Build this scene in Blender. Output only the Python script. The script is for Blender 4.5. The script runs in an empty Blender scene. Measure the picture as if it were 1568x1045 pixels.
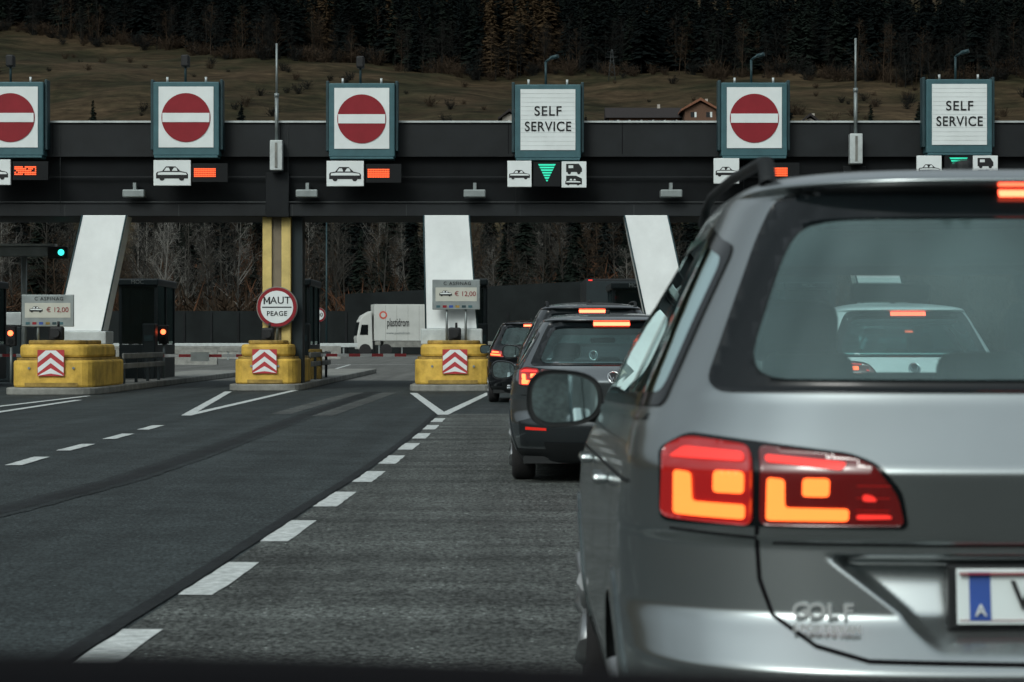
import bpy, math, random
import numpy as np
from mathutils import Vector, Matrix
from mathutils.geometry import delaunay_2d_cdt
random.seed(7); rng=np.random.default_rng(7)
scene=bpy.context.scene
COL=scene.collection
FP=3500.0; HC=1.25
def mx(px,Y): return (px-784)*Y/FP
def mz(py,Y): return HC+(522-py)*Y/FP

# ------------------------------------------------------------------ materials
def nn(nt,t,**k):
    n=nt.nodes.new(t)
    for a,b in k.items(): setattr(n,a,b)
    return n
def M(name,col,rough=.6,metal=0,var=.18,vs=3.0,bump=0,bs=60,emit=None,es=0,coat=0,spec=.5,col2=None,stretch=None):
    m=bpy.data.materials.new(name); m.use_nodes=True; nt=m.node_tree
    b=nt.nodes['Principled BSDF']
    b.inputs['Roughness'].default_value=rough; b.inputs['Metallic'].default_value=metal
    b.inputs['Specular IOR Level'].default_value=spec
    b.inputs['Coat Weight'].default_value=coat
    tc=nn(nt,'ShaderNodeTexCoord'); src=tc.outputs['Object']
    if stretch:
        mp=nn(nt,'ShaderNodeMapping'); mp.inputs['Scale'].default_value=stretch
        nt.links.new(src,mp.inputs[0]); src=mp.outputs[0]
    n=nn(nt,'ShaderNodeTexNoise'); n.inputs['Scale'].default_value=vs; n.inputs['Detail'].default_value=6
    n.inputs['Roughness'].default_value=.65
    nt.links.new(src,n.inputs['Vector'])
    r=nn(nt,'ShaderNodeValToRGB'); e=r.color_ramp.elements
    c2=col2 if col2 else tuple(min(1,c*(1+var)) for c in col)
    c1=col if col2 else tuple(c*(1-var) for c in col)
    e[0].position=.32; e[1].position=.68
    e[0].color=(*c1,1); e[1].color=(*c2,1)
    nt.links.new(n.outputs['Fac'],r.inputs[0]); nt.links.new(r.outputs[0],b.inputs['Base Color'])
    if bump:
        n2=nn(nt,'ShaderNodeTexNoise'); n2.inputs['Scale'].default_value=bs; n2.inputs['Detail'].default_value=4
        nt.links.new(tc.outputs['Object'],n2.inputs['Vector'])
        bp=nn(nt,'ShaderNodeBump'); bp.inputs['Strength'].default_value=bump; bp.inputs['Distance'].default_value=.02
        nt.links.new(n2.outputs['Fac'],bp.inputs['Height']); nt.links.new(bp.outputs[0],b.inputs['Normal'])
    if emit:
        b.inputs['Emission Color'].default_value=(*emit,1); b.inputs['Emission Strength'].default_value=es
    return m
def glassmat(name,tint,dust_glare=.06,rough=.0,ior=1.5):
    m=bpy.data.materials.new(name); m.use_nodes=True; nt=m.node_tree
    nt.nodes.remove(nt.nodes['Principled BSDF']); out=nt.nodes['Material Output']
    t=nn(nt,'ShaderNodeBsdfTransparent'); t.inputs[0].default_value=(*tint,1)
    d=nn(nt,'ShaderNodeBsdfDiffuse'); d.inputs[0].default_value=(.28,.43,.44,1)  # milky teal layer: dust, with glare on the glass put into its colour
    g=nn(nt,'ShaderNodeBsdfGlossy'); g.inputs['Roughness'].default_value=rough; g.inputs[0].default_value=(.80,1,1,1)
    f=nn(nt,'ShaderNodeFresnel'); f.inputs[0].default_value=ior
    nz=nn(nt,'ShaderNodeTexNoise'); nz.inputs['Scale'].default_value=3
    tc=nn(nt,'ShaderNodeTexCoord'); nt.links.new(tc.outputs['Object'],nz.inputs['Vector'])
    ma=nn(nt,'ShaderNodeMath',operation='MULTIPLY'); ma.inputs[1].default_value=dust_glare*2
    nt.links.new(nz.outputs['Fac'],ma.inputs[0])
    m1=nn(nt,'ShaderNodeMixShader'); m2=nn(nt,'ShaderNodeMixShader')
    nt.links.new(ma.outputs[0],m1.inputs[0]); nt.links.new(t.outputs[0],m1.inputs[1]); nt.links.new(d.outputs[0],m1.inputs[2])
    nt.links.new(f.outputs[0],m2.inputs[0]); nt.links.new(m1.outputs[0],m2.inputs[1]); nt.links.new(g.outputs[0],m2.inputs[2])
    nt.links.new(m2.outputs[0],out.inputs[0]); return m

def asphalt(name,c,patch=.35,speck=.5,rough=.75,band=(.8,1.0),spec=.14,chips=2.3):
    m=bpy.data.materials.new(name); m.use_nodes=True; nt=m.node_tree; b=nt.nodes['Principled BSDF']
    b.inputs['Roughness'].default_value=rough; b.inputs['Specular IOR Level'].default_value=spec
    tc=nn(nt,'ShaderNodeTexCoord')
    def noise(scale,detail,st=None,rg=.5):
        src=tc.outputs['Object']
        if st:
            mp=nn(nt,'ShaderNodeMapping'); mp.inputs['Scale'].default_value=st; nt.links.new(src,mp.inputs[0]); src=mp.outputs[0]
        n=nn(nt,'ShaderNodeTexNoise'); n.inputs['Scale'].default_value=scale; n.inputs['Detail'].default_value=detail; n.inputs['Roughness'].default_value=rg
        nt.links.new(src,n.inputs['Vector']); return n.outputs['Fac']
    def mr(x,a,bb,f0=.3,f1=.7):
        r=nn(nt,'ShaderNodeMapRange'); r.inputs[1].default_value=f0; r.inputs[2].default_value=f1
        r.inputs[3].default_value=a; r.inputs[4].default_value=bb; nt.links.new(x,r.inputs[0]); return r.outputs[0]
    def mul(a,bb):
        q=nn(nt,'ShaderNodeMath',operation='MULTIPLY'); nt.links.new(a,q.inputs[0]); nt.links.new(bb,q.inputs[1]); return q.outputs[0]
    fine=noise(40,4,(1,.55,1),.75); med=noise(1.0,6,(band[0],band[1],1),.6); stripe=noise(1.0,3,(2.2,.05,1)); mott=noise(4.5,5,None,.65)
    v=mul(mul(mr(fine,1-speck,1+speck*1.6,.38,.66),mr(med,1-patch,1+patch)),mr(stripe,.78,1.22))
    v=mul(v,mr(mott,.78,1.24))
    vo=nn(nt,'ShaderNodeTexVoronoi'); vo.inputs['Scale'].default_value=16
    mp=nn(nt,'ShaderNodeMapping'); mp.inputs['Scale'].default_value=(1,.5,1); nt.links.new(tc.outputs['Object'],mp.inputs[0]); nt.links.new(mp.outputs[0],vo.inputs['Vector'])
    sp=mr(vo.outputs['Distance'],chips,1.0,.05,.16)
    v=mul(v,sp)
    mixc=nn(nt,'ShaderNodeVectorMath',operation='SCALE'); mixc.inputs[0].default_value=c
    nt.links.new(v,mixc.inputs['Scale']); nt.links.new(mixc.outputs[0],b.inputs['Base Color'])
    bp=nn(nt,'ShaderNodeBump'); bp.inputs['Strength'].default_value=.6; bp.inputs['Distance'].default_value=.01
    nt.links.new(fine,bp.inputs['Height']); nt.links.new(bp.outputs[0],b.inputs['Normal'])
    return m

m_asph=asphalt('asphalt_dark',(.026,.033,.034),.25,.55)
m_asph2=asphalt('asphalt_worn',(.054,.060,.057),.50,.85,band=(.28,1.5),chips=3.2)
m_conc_road=asphalt('asphalt_pale',(.095,.098,.092),.3,.3)
m_seam=asphalt('seam_tar',(.010,.0125,.0135),.3,.3,.7)
m_repair=asphalt('asphalt_repair',(.060,.066,.064),.3,.3)
m_paintw=M('road_paint',(.28,.31,.305),.7,vs=16,bump=.3,bs=70,col2=(.60,.64,.63))
m_white=M('white_panel',(.60,.65,.65),.55,var=.06,vs=1.5,spec=.25)
m_whitecol=M('white_cladding',(.62,.66,.66),.55,var=.10,vs=.8,spec=.3)
m_teal=M('teal_frame',(.04,.10,.115),.5,.1,var=.15,spec=.3)
m_dkteal=M('dark_teal_frame',(.018,.042,.049),.5,.1,spec=.3)
m_red=M('sign_red',(.20,.011,.018),.6,var=.08,spec=.25)
m_black=M('black_paint',(.010,.011,.012),.6,spec=.3)
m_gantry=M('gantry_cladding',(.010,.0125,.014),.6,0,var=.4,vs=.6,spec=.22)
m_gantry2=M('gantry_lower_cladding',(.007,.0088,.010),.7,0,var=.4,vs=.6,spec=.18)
m_gline=M('gantry_joint',(.030,.035,.036),.6,spec=.3)
m_grey=M('galvanised_steel',(.20,.23,.23),.5,.5)
m_ltgrey=M('light_grey_metal',(.39,.43,.43),.5,.2)
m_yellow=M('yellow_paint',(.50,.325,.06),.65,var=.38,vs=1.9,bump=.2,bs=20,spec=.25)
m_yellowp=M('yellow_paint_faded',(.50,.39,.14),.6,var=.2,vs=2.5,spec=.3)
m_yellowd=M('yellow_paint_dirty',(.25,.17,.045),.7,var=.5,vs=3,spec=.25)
m_brown=M('column_infill',(.14,.115,.075),.6)
m_kerb=M('kerb_concrete',(.17,.175,.16),.8,var=.35,vs=2,bump=.3,bs=40)
m_booth=M('booth_frame',(.011,.019,.022),.5,.1,spec=.3)
m_boothglass=glassmat('booth_glass',(.25,.32,.33),.015)
m_beige=M('price_panel',(.40,.41,.36),.5,var=.06)
m_ledred=M('led_red',(.3,.02,.01),.4,emit=(1,.12,.03),es=1.7)
m_ledgreen=M('led_green',(.02,.3,.2),.4,emit=(.02,.75,.45),es=.75)
m_sigred=M('signal_red',(.3,.02,.01),.4,emit=(1,.12,.04),es=5)
m_sigcyan=M('signal_green',(.02,.3,.3),.4,emit=(.05,.9,.75),es=1.6)
m_wall=M('barrier_wall',(.010,.013,.0135),.85,var=.3,vs=.4,spec=.15)
m_red2=M('truck_logo_red',(.5,.08,.05),.5)
m_lorryw=M('lorry_white',(.42,.44,.42),.6,var=.1,vs=.6)
m_reflW=M('reflective_white',(.62,.65,.65),.5,var=.08)
m_reflR=M('reflective_red',(.36,.022,.028),.5,var=.08)
def paint(name,c,metal=.75,rough=.28,coat=.5): 
    return M(name,c,rough,metal,var=.04,vs=2,coat=coat)
m_silver=paint('paint_grey_metallic',(.385,.425,.43),.92,.24,.4)
m_dark=paint('paint_dark_grey',(.030,.037,.041),.6,.25)
m_mid=paint('paint_mid_grey',(.17,.19,.20),.85,.26)
m_blackp=paint('paint_black',(.008,.009,.011),.3,.2,.3)
m_whitep=paint('paint_white',(.78,.82,.82),.0,.3)
m_plastic=M('black_plastic',(.009,.011,.012),.6,spec=.3)
m_dash=M('dashboard_vinyl',(.003,.003,.004),.9,spec=.05)
m_frit=M('black_frit',(.004,.006,.007),.12,spec=.35)
m_gap=M('panel_gap',(.003,.003,.004),.9,spec=.1)
m_tyre=M('tyre_rubber',(.011,.011,.012),.85)
m_rim=M('alloy_rim',(.35,.37,.38),.35,.8)
m_chrome=M('chrome',(.65,.68,.68),.15,1)
m_letter=M('badge_lettering',(.60,.63,.63),.35,.6)
m_cglass=glassmat('car_glass',(.50,.64,.64),.05,.02,1.5)
m_hglass=glassmat('car_rear_glass_dust_glare',(.68,.80,.80),.15,.03,1.55)  # dust layer raised to brighten the pane in place of sky reflections
m_sglass=glassmat('car_side_glass',(.10,.14,.14),.01,.0,1.45)
m_int=M('interior_fabric',(.022,.030,.031),.9)
m_int2=M('interior_trim',(.05,.065,.066),.8)
m_lens=M('tail_lens',(.20,.006,.008),.12,emit=(1,.03,.02),es=.20,coat=1)
m_lensd=M('tail_lens_dark',(.07,.003,.004),.12,emit=(1,.03,.02),es=.05,coat=1)
m_lit=M('tail_lamp_lit',(.6,.1,.03),.3,emit=(1,.12,.02),es=3.6)
m_lit2=M('tail_lamp_glow',(.6,.03,.03),.3,emit=(1,.04,.025),es=.9)
m_brk=M('high_brake_lamp',(.6,.05,.03),.3,emit=(1,.09,.04),es=9)
m_farlit=M('tail_lamp_bright',(.6,.1,.03),.3,emit=(1,.10,.03),es=6)
m_refl=M('reflector_red_glow',(.4,.01,.01),.2,emit=(1,.05,.02),es=.3)  # returned light put in as a faint glow; no lamp here
m_blue=M('plate_blue',(.01,.05,.24),.5)
m_plate=M('plate_white',(.56,.63,.63),.4,var=.04)
m_mirror=M('mirror_glass',(.50,.64,.66),.03,1,var=.02)

# ------------------------------------------------------------------ mesh helpers
def empty(name,loc=(0,0,0),rz=0):
    e=bpy.data.objects.new(name,None); COL.objects.link(e); e.location=loc; e.rotation_euler=(0,0,rz)
    e.empty_display_size=.3; return e
def mesh(name,vs,fs,mat,parent=None,smooth=False,loc=(0,0,0),mats=None,midx=None):
    me=bpy.data.meshes.new(name)
    me.from_pydata([tuple(v) for v in vs],[],[tuple(int(i) for i in f) for f in fs])
    for q in (mats or [mat]): me.materials.append(q)
    if midx is not None: me.polygons.foreach_set('material_index',np.array(midx,dtype=np.int32))
    if smooth: me.polygons.foreach_set('use_smooth',np.ones(len(me.polygons),dtype=bool))
    me.update()
    o=bpy.data.objects.new(name,me); COL.objects.link(o); o.location=loc
    if parent: o.parent=parent
    return o
def bev(o,w,seg=2):
    if w>0:
        b=o.modifiers.new('b','BEVEL'); b.width=w; b.segments=seg; b.limit_method='ANGLE'
    return o
def box(name,x,y,z,mat,parent=None,b=0,seg=2):
    vs=[(x[i],y[j],z[k]) for k in (0,1) for j in (0,1) for i in (0,1)]
    fs=[(0,2,3,1),(4,5,7,6),(0,1,5,4),(2,6,7,3),(0,4,6,2),(1,3,7,5)]
    return bev(mesh(name,vs,fs,mat,parent),b,seg)
def cyl(name,p0,p1,r0,mat,parent=None,r1=None,n=16):
    p0=Vector(p0);p1=Vector(p1);d=(p1-p0).normalized(); a=d.orthogonal().normalized(); c=d.cross(a)
    r1=r0 if r1 is None else r1
    vs=[];
    for p,r in((p0,r0),(p1,r1)):
        for i in range(n):
            t=2*math.pi*i/n; vs.append(p+a*math.cos(t)*r+c*math.sin(t)*r)
    fs=[(i,(i+1)%n,n+(i+1)%n,n+i) for i in range(n)]+[tuple(range(n))[::-1],tuple(range(n,2*n))]
    o=mesh(name,vs,fs,mat,parent); 
    for p in o.data.polygons:
        if len(p.vertices)==4: p.use_smooth=True
    return o
def prism(name,poly,axis,a0,a1,mat,parent=None,b=0):
    n=len(poly); vs=[]
    for a in (a0,a1):
        for u,v in poly:
            vs.append({'y':(u,a,v),'x':(a,u,v),'z':(u,v,a)}[axis])
    fs=[(i,(i+1)%n,n+(i+1)%n,n+i) for i in range(n)]+[tuple(range(n))[::-1],tuple(range(n,2*n))]
    return bev(mesh(name,vs,fs,mat,parent),b)
def disc(name,cx,cz,r,y0,y1,mat,parent,n=48):
    return prism(name,[(cx+r*math.cos(2*math.pi*i/n),cz+r*math.sin(2*math.pi*i/n)) for i in range(n)],'y',y0,y1,mat,parent)
def text(body,size,loc,mat,parent=None,rot=(math.pi/2,0,0),sx=1,sp=1.0,off=0):
    c=bpy.data.curves.new('lettering','FONT'); c.body=body; c.size=size; c.align_x='CENTER'; c.align_y='CENTER'
    c.extrude=.003; c.space_character=sp; c.offset=off
    c.materials.append(mat); o=bpy.data.objects.new('lettering',c); COL.objects.link(o)
    o.location=loc; o.rotation_euler=rot; o.scale=(sx,1,1)
    if parent: o.parent=parent
    return o
def ribbon(name,pts,w,z,mat,parent=None,dash=None):
    pts=[Vector((p[0],p[1])) for p in pts]; vs=[];fs=[]
    cum=[0]
    for i in range(1,len(pts)): cum.append(cum[-1]+(pts[i]-pts[i-1]).length)
    def at(s):
        for i in range(1,len(pts)):
            if s<=cum[i] or i==len(pts)-1:
                t=(s-cum[i-1])/(cum[i]-cum[i-1]); p=pts[i-1].lerp(pts[i],t); d=(pts[i]-pts[i-1]).normalized(); return p,Vector((-d.y,d.x))
    segs=dash if dash else [(0,cum[-1])]
    for a,b in segs:
        k=max(1,int((b-a)/.2)); base=len(vs)
        for i in range(k+1):
            p,n=at(a+(b-a)*i/k)
            j=1+rng.uniform(-.07,.07); j2=1+rng.uniform(-.07,.07)
            vs+= [(p.x+n.x*w/2*j,p.y+n.y*w/2*j,z),(p.x-n.x*w/2*j2,p.y-n.y*w/2*j2,z)]
        for i in range(k):
            q=base+2*i; fs.append((q,q+1,q+3,q+2))
    return mesh(name,vs,fs,mat,parent)

# ------------------------------------------------------------------ terrain
PY=[-2500,-900,-300,-150,240,300,360,420,480,540,600,680,800,1200,2200]
PZ=[300,120,18,0,0,5,15,29,43.5,57.5,72,88,120,235,420]  # unseen rise behind the camera, added so car bodies reflect a dark horizon
def hnoise(x,y):
    return (math.sin(x*.031+1.3)*math.cos(y*.027)+.5*math.sin(x*.083+y*.051)+.3*math.sin(x*.19-y*.13+2))
def terr(x,y):
    z=float(np.interp(y,PY,PZ))
    sd=max(0,abs(x)-260); z2=sd*.22 if sd<600 else 132+(sd-600)*.15  # unseen side slopes, added to darken the horizon in reflections
    z=max(z,z2)+ .15*min(z,z2)
    amp=min(1,max(0,(z-.5)/20))
    return z+amp*1.6*hnoise(x,y)-.004
xs=np.unique(np.concatenate([np.linspace(-2200,-300,20),np.linspace(-300,300,90),np.linspace(300,2200,20)]))
ys=np.unique(np.concatenate([np.linspace(-2400,-60,26),np.linspace(-60,230,12),np.linspace(230,820,110),np.linspace(820,2200,20)]))
V=[(x,y,terr(x,y)) for y in ys for x in xs]; nx=len(xs)
Fc=[(j*nx+i,j*nx+i+1,(j+1)*nx+i+1,(j+1)*nx+i) for j in range(len(ys)-1) for i in range(nx-1)]
m_ground=bpy.data.materials.new('meadow_grass'); m_ground.use_nodes=True
nt=m_ground.node_tree; b=nt.nodes['Principled BSDF']; b.inputs['Roughness'].default_value=.95; b.inputs['Specular IOR Level'].default_value=.05
tc=nn(nt,'ShaderNodeTexCoord')
def gn(scale,st,det=6):
    mp=nn(nt,'ShaderNodeMapping'); mp.inputs['Scale'].default_value=st; nt.links.new(tc.outputs['Object'],mp.inputs[0])
    n=nn(nt,'ShaderNodeTexNoise'); n.inputs['Scale'].default_value=scale; n.inputs['Detail'].default_value=det; n.inputs['Roughness'].default_value=.7
    nt.links.new(mp.outputs[0],n.inputs['Vector']); return n
n1=gn(.03,(1,1.1,1)); n2=gn(.5,(.6,1,1)); n3=gn(.12,(.5,1.6,1))
r1=nn(nt,'ShaderNodeValToRGB'); e=r1.color_ramp.elements; e[0].position=.42; e[0].color=(.022,.021,.011,1); e[1].position=.60; e[1].color=(.050,.036,.021,1)
nt.links.new(n1.outputs['Fac'],r1.inputs[0])
r2=nn(nt,'ShaderNodeMapRange'); r2.inputs[1].default_value=.3;r2.inputs[2].default_value=.7;r2.inputs[3].default_value=.45;r2.inputs[4].default_value=1.45
nt.links.new(n2.outputs['Fac'],r2.inputs[0])
r3=nn(nt,'ShaderNodeMapRange'); r3.inputs[1].default_value=.35;r3.inputs[2].default_value=.65;r3.inputs[3].default_value=.55;r3.inputs[4].default_value=1.35
nt.links.new(n3.outputs['Fac'],r3.inputs[0])
mm=nn(nt,'ShaderNodeMath',operation='MULTIPLY'); nt.links.new(r2.outputs[0],mm.inputs[0]); nt.links.new(r3.outputs[0],mm.inputs[1])
sc=nn(nt,'ShaderNodeVectorMath',operation='SCALE'); nt.links.new(r1.outputs[0],sc.inputs[0]); nt.links.new(mm.outputs[0],sc.inputs['Scale'])
nt.links.new(sc.outputs[0],b.inputs['Base Color'])
mesh('ground',V,Fc,m_ground,smooth=True)

# ------------------------------------------------------------------ road
def sheet(name,x0,x1,y0,y1,z,mat): return mesh(name,[(x0,y0,z),(x1,y0,z),(x1,y1,z),(x0,y1,z)],[(0,1,2,3)],mat)
sheet('road',-26,26,-140,72,.004,m_asph)
sheet('toll_plaza_road',-26,26,72,205,.004,m_conc_road)
cl=[(-5,-1.95),(8.5,-1.62),(12,-1.52),(15,-1.45),(18,-1.38),(21,-1.30),(24,-1.25),(27,-1.21),(30,-1.18),(33,-1.16),(39,-1.15)]
vs=[];fs=[]
for i,(y,x) in enumerate(cl): vs+=[(x-.08,y,.008),(2.75,y,.008)]
for i in range(len(cl)-1): fs.append((2*i,2*i+1,2*i+3,2*i+2))
mesh('road_lane',vs,fs,m_asph2)
mk=empty('road_markings')
pl=[(x,y) for y,x in cl]
seg=[]
y=11.15-5.96
while y<37:
    seg.append((y+5,y+5+1.65)); y+=2.98
ribbon('lane_dashes',pl,.175,.013,m_paintw,mk,dash=seg)
ribbon('seam',[(x-.15,y) for x,y in pl],.09,.012,m_seam,mk)
pl2=[(-4.75,8),(-4.98,23),(-5.08,26),(-5.10,29),(-5.17,32.5),(-5.24,36)]
seg=[];y=2.6
while y<26: seg.append((y,y+1.65)); y+=3.05
ribbon('left_lane_dashes',pl2,.17,.013,m_paintw,mk,dash=seg)
TJ=[(-4.6,8),(-3.73,16.7),(-3.48,20.6),(-3.42,24.6),(-3.43,33),(-3.42,49),(-3.4,56)]
ribbon('tyre_streak_soft',TJ,.38,.0085,asphalt('tyre_rubber_streak_edge',(.0175,.022,.023),.3,.5),mk)
ribbon('tyre_streak',TJ,.18,.010,m_seam,mk)
for k,(a,c,d) in enumerate([((-1.16,38.4),(-2.35,54.5),(-.55,54.5)),((-5.42,38.0),(-6.95,56.0),(-5.45,58.0)),((-9.9,34),(-11.5,50),(-9.55,51.5)),((3.4,38),(2.6,54),(4.5,54)),((8.2,38),(7.7,54),(9.4,54))]):
    ribbon('nose_line',[a,c],.17,.013,m_paintw,mk); ribbon('nose_line',[a,d],.17,.0135,m_paintw,mk)
ribbon('left_edge_line',[(-8.6,20),(-8.95,40),(-9.1,48)],.17,.013,m_paintw,mk)
ribbon('repair_strip',[(-3.95,39),(-3.75,55)],.35,.009,m_repair,mk)
ribbon('repair_strip',[(-3.15,38),(-2.95,55)],.35,.009,m_repair,mk)
ribbon('far_line',[(-14,120),(-3,120)],.5,.013,m_paintw,mk)
ribbon('far_line',[(-6.8,72),(-8.5,120)],.15,.013,m_paintw,mk)

# ------------------------------------------------------------------ toll islands
def rnose(x0,x1,y0,y1,r):
    c=(x0+x1)/2; w=(x1-x0)/2; pts=[]
    for i in range(13):
        t=math.pi+math.pi*i/12
        cx=math.cos(t); sy=math.sin(t)
        pts.append((c+w*math.copysign(abs(cx)**.45,cx), y0+r+r*math.copysign(abs(sy)**.8,sy)))
    return pts+[(x1,y1),(x0,y1)]
def island(x0,x1,y0,yb=66):
    e=empty('toll_island')
    prism('kerb',rnose(x0-.12,x1+.12,y0-.35,y0+32,.7),'z',.0,.17,m_kerb,e,.03)
    prism('crash_block_lower',rnose(x0,x1,y0,y0+4.2,.55),'z',.17,.80,m_yellow,e,.05)
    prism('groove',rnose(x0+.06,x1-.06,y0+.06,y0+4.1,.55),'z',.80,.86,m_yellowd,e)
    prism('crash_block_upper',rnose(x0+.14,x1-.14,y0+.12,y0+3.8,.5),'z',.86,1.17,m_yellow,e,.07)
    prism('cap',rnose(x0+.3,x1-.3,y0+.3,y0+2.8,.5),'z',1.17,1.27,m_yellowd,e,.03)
    box('scrape_band',(x0+.35,x1-.35),(y0-.012,y0-.004),(.19,.28),m_yellowd,e)
    for u in (x0+.45,x1-.45): disc('anchor_bolt',u,.62,.03,y0-.012,y0+.05,m_grey,e,10)
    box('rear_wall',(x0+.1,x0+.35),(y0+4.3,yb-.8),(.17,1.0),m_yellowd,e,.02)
    for zz in (.55,.8):
        box('guard_rail',(x1-.06,x1+.0),(y0+4.3,y0+11),(zz,zz+.14),m_kerb,e,.02)
    for i in range(4):
        box('guard_post',(x1-.14,x1-.07),(y0+4.8+i*1.9,y0+4.9+i*1.9),(.17,.95),m_booth,e)
    return e,(x0+x1)/2
def chevron(cx,cz,w,y):
    e=empty('chevron_sign')
    h=w*.98
    box('plate',(cx-w/2,cx+w/2),(y,y+.03),(cz-h/2,cz+h/2),m_reflR,e)
    for k in (-1,0,1):
        zc=cz+k*h*.40-.10*h
        a=w/2-.012; t=h*.10
        def cl_(z): return max(cz-h/2+.012,min(cz+h/2-.012,z))
        poly=[(cx-a,cl_(zc-h*.18-t)),(cx,cl_(zc+h*.2-t)),(cx+a,cl_(zc-h*.18-t)),(cx+a,cl_(zc-h*.18+t)),(cx,cl_(zc+h*.2+t)),(cx-a,cl_(zc-h*.18+t))]
        if k==1: poly=[(cx-a,cl_(zc-h*.18-t)),(cx,cl_(zc+h*.2-t)),(cx+a,cl_(zc-h*.18-t)),(cx+a,cl_(zc-h*.18+t)),(cx+a*.4,cz+h/2-.012),(cx-a*.4,cz+h/2-.012),(cx-a,cl_(zc-h*.18+t))]
        L=poly[:]
        mesh('stripe',[(u,y-.004-.001*k,v) for u,v in L],[tuple(range(len(L)))] if k==1 else [(0,1,4,5),(1,2,3,4)],m_reflW,e)
def lane_beacon(x,y,z):
    e=empty('traffic_signal')
    cyl('post',(x,y,z-.25),(x,y,z+.02),.05,m_black,e)
    box('housing',(x-.16,x+.16),(y-.1,y+.15),(z,z+.34),m_black,e,.05)
    cyl('visor',(x,y-.22,z+.18),(x,y-.1,z+.18),.1,m_black,e)
    cyl('lens',(x,y-.115,z+.18),(x,y-.105,z+.18),.08,m_gantry2,e)
    cyl('finial',(x+.04,y,z+.34),(x+.04,y,z+.46),.03,m_black,e)
IS=[(-11.65,-9.72,53.0),(-7.0,-5.42,57.4),(-2.43,-.50,56.7),(2.65,4.45,56.7),(7.7,9.5,56.7)]
for (x0,x1,y0) in IS:
    e,c=island(x0,x1,y0)
    chevron(c+(.05 if c>-3 else 0),.74,.62,y0-.05)
    lane_beacon(c+.03,y0+.5,1.25)
def booth(x0,x1,y0,y1,h=2.75):
    e=empty('toll_booth')
    box('base_panel',(x0,x1),(y0,y1),(.17,1.15),m_booth,e,.02)
    box('roof',(x0-.05,x1+.05),(y0-.1,y1+.1),(h,h+.2),m_booth,e,.04)
    for x in (x0,x1-.08):
        for y in (y0,(y0+y1)/2,y1-.08): box('mullion',(x,x+.08),(y,y+.08),(1.15,h),m_booth,e)
    box('glazing_front',(x0+.09,x1-.09),(y0+.03,y0+.05),(1.16,h-.01),m_boothglass,e)
    box('glazing_back',(x0+.09,x1-.09),(y1-.05,y1-.03),(1.16,h-.01),m_boothglass,e)
    box('glazing_side',(x1-.05,x1-.03),(y0+.09,y1-.09),(1.16,h-.01),m_boothglass,e)
    box('glazing_side',(x0+.03,x0+.05),(y0+.09,y1-.09),(1.16,h-.01),m_boothglass,e)
    box('desk',(x0+.2,x1-.2),(y0+.3,y0+1.0),(1.16,1.3),m_booth,e)
    box('monitor',(x0+.3,x0+.7),(y0+.5,y0+.55),(1.32,1.7),m_black,e)
    box('operator_chair',(x0+.35,x0+.75),(y0+1.3,y0+1.45),(1.16,1.8),m_int,e,.04)
    box('payment_terminal',(x1-.3,x1+.06),(y0-.75,y0-.25),(.17,1.75),m_booth,e,.03)
    box('display',(x1-.25,x1+.0),(y0-.77,y0-.752),(1.25,1.42),m_dkteal,e)
    text('MOC',.16,((x0+x1)/2,y0-.115,h+.10),m_grey,e)
booth(-11.35,-10.25,66,69.5,2.85); booth(-7.1,-5.85,66,69.5,2.85); booth(-2.35,-.75,66,69.5,2.85); booth(2.9,4.2,66,69.5); booth(7.9,9.2,66,69.5)
booth(-16.2,-14.6,62,66)
def pylon(bl,br,tl,tr,zb,zt,y):
    e=empty('gantry_support')
    d=.9; t=.35; vs=[(bl,y,zb),(br,y,zb),(br,y+d,zb),(bl,y+d,zb),(tl,y+t,zt),(tr,y+t,zt),(tr,y+d+t,zt),(tl,y+d+t,zt)]
    bev(mesh('cladding',vs,[(3,2,1,0),(4,5,6,7),(0,1,5,4),(1,2,6,5),(2,3,7,6),(3,0,4,7)],m_whitecol,e),.02)
    box('plinth',(bl-.12,br+.12),(y-.1,y+d+.1),(1.17,zb-.002),m_ltgrey,e,.02)
    for a,bq in ((bl,tl),(br,tr)):
        cyl('edge_trim',(a,y-.01,zb),(bq,y+t-.01,zt),.02,m_dkteal,e,n=8)
Yp=57.65
YG=58.2
zbp=mz(330,YG)
pylon(mx(86,Yp),mx(156,Yp),mx(122,Yp),mx(190,Yp),mz(507,Yp),zbp,Yp)
pylon(mx(652,Yp),mx(731,Yp),mx(648,Yp),mx(718,Yp),mz(503,Yp),zbp,Yp)
pylon(mx(992,Yp),mx(1060,Yp),mx(957,Yp),mx(1024,Yp),mz(500,Yp),zbp,Yp)
pylon(mx(1330,Yp),mx(1400,Yp),mx(1290,Yp),mx(1356,Yp),mz(500,Yp),zbp,Yp)
e=empty('support_column'); Yc=58.5
box('yellow_flange',(mx(402,Yc),mx(416,Yc)),(Yc,Yc+.7),(1.2,zbp),m_yellowp,e,.01)
box('yellow_flange',(mx(431,Yc),mx(445,Yc)),(Yc,Yc+.7),(1.2,zbp),m_yellowp,e,.01)
box('infill',(mx(416,Yc),mx(431,Yc)),(Yc+.08,Yc+.62),(1.2,zbp),m_brown,e)
box('dark_column',(mx(446,Yc),mx(462,Yc)),(Yc+.2,Yc+.9),(.17,zbp),m_booth,e)
box('grey_base',(mx(400,Yc),mx(445.5,Yc)),(Yc-.04,Yc+.75),(.17,1.198),m_yellowd,e,.02)

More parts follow.
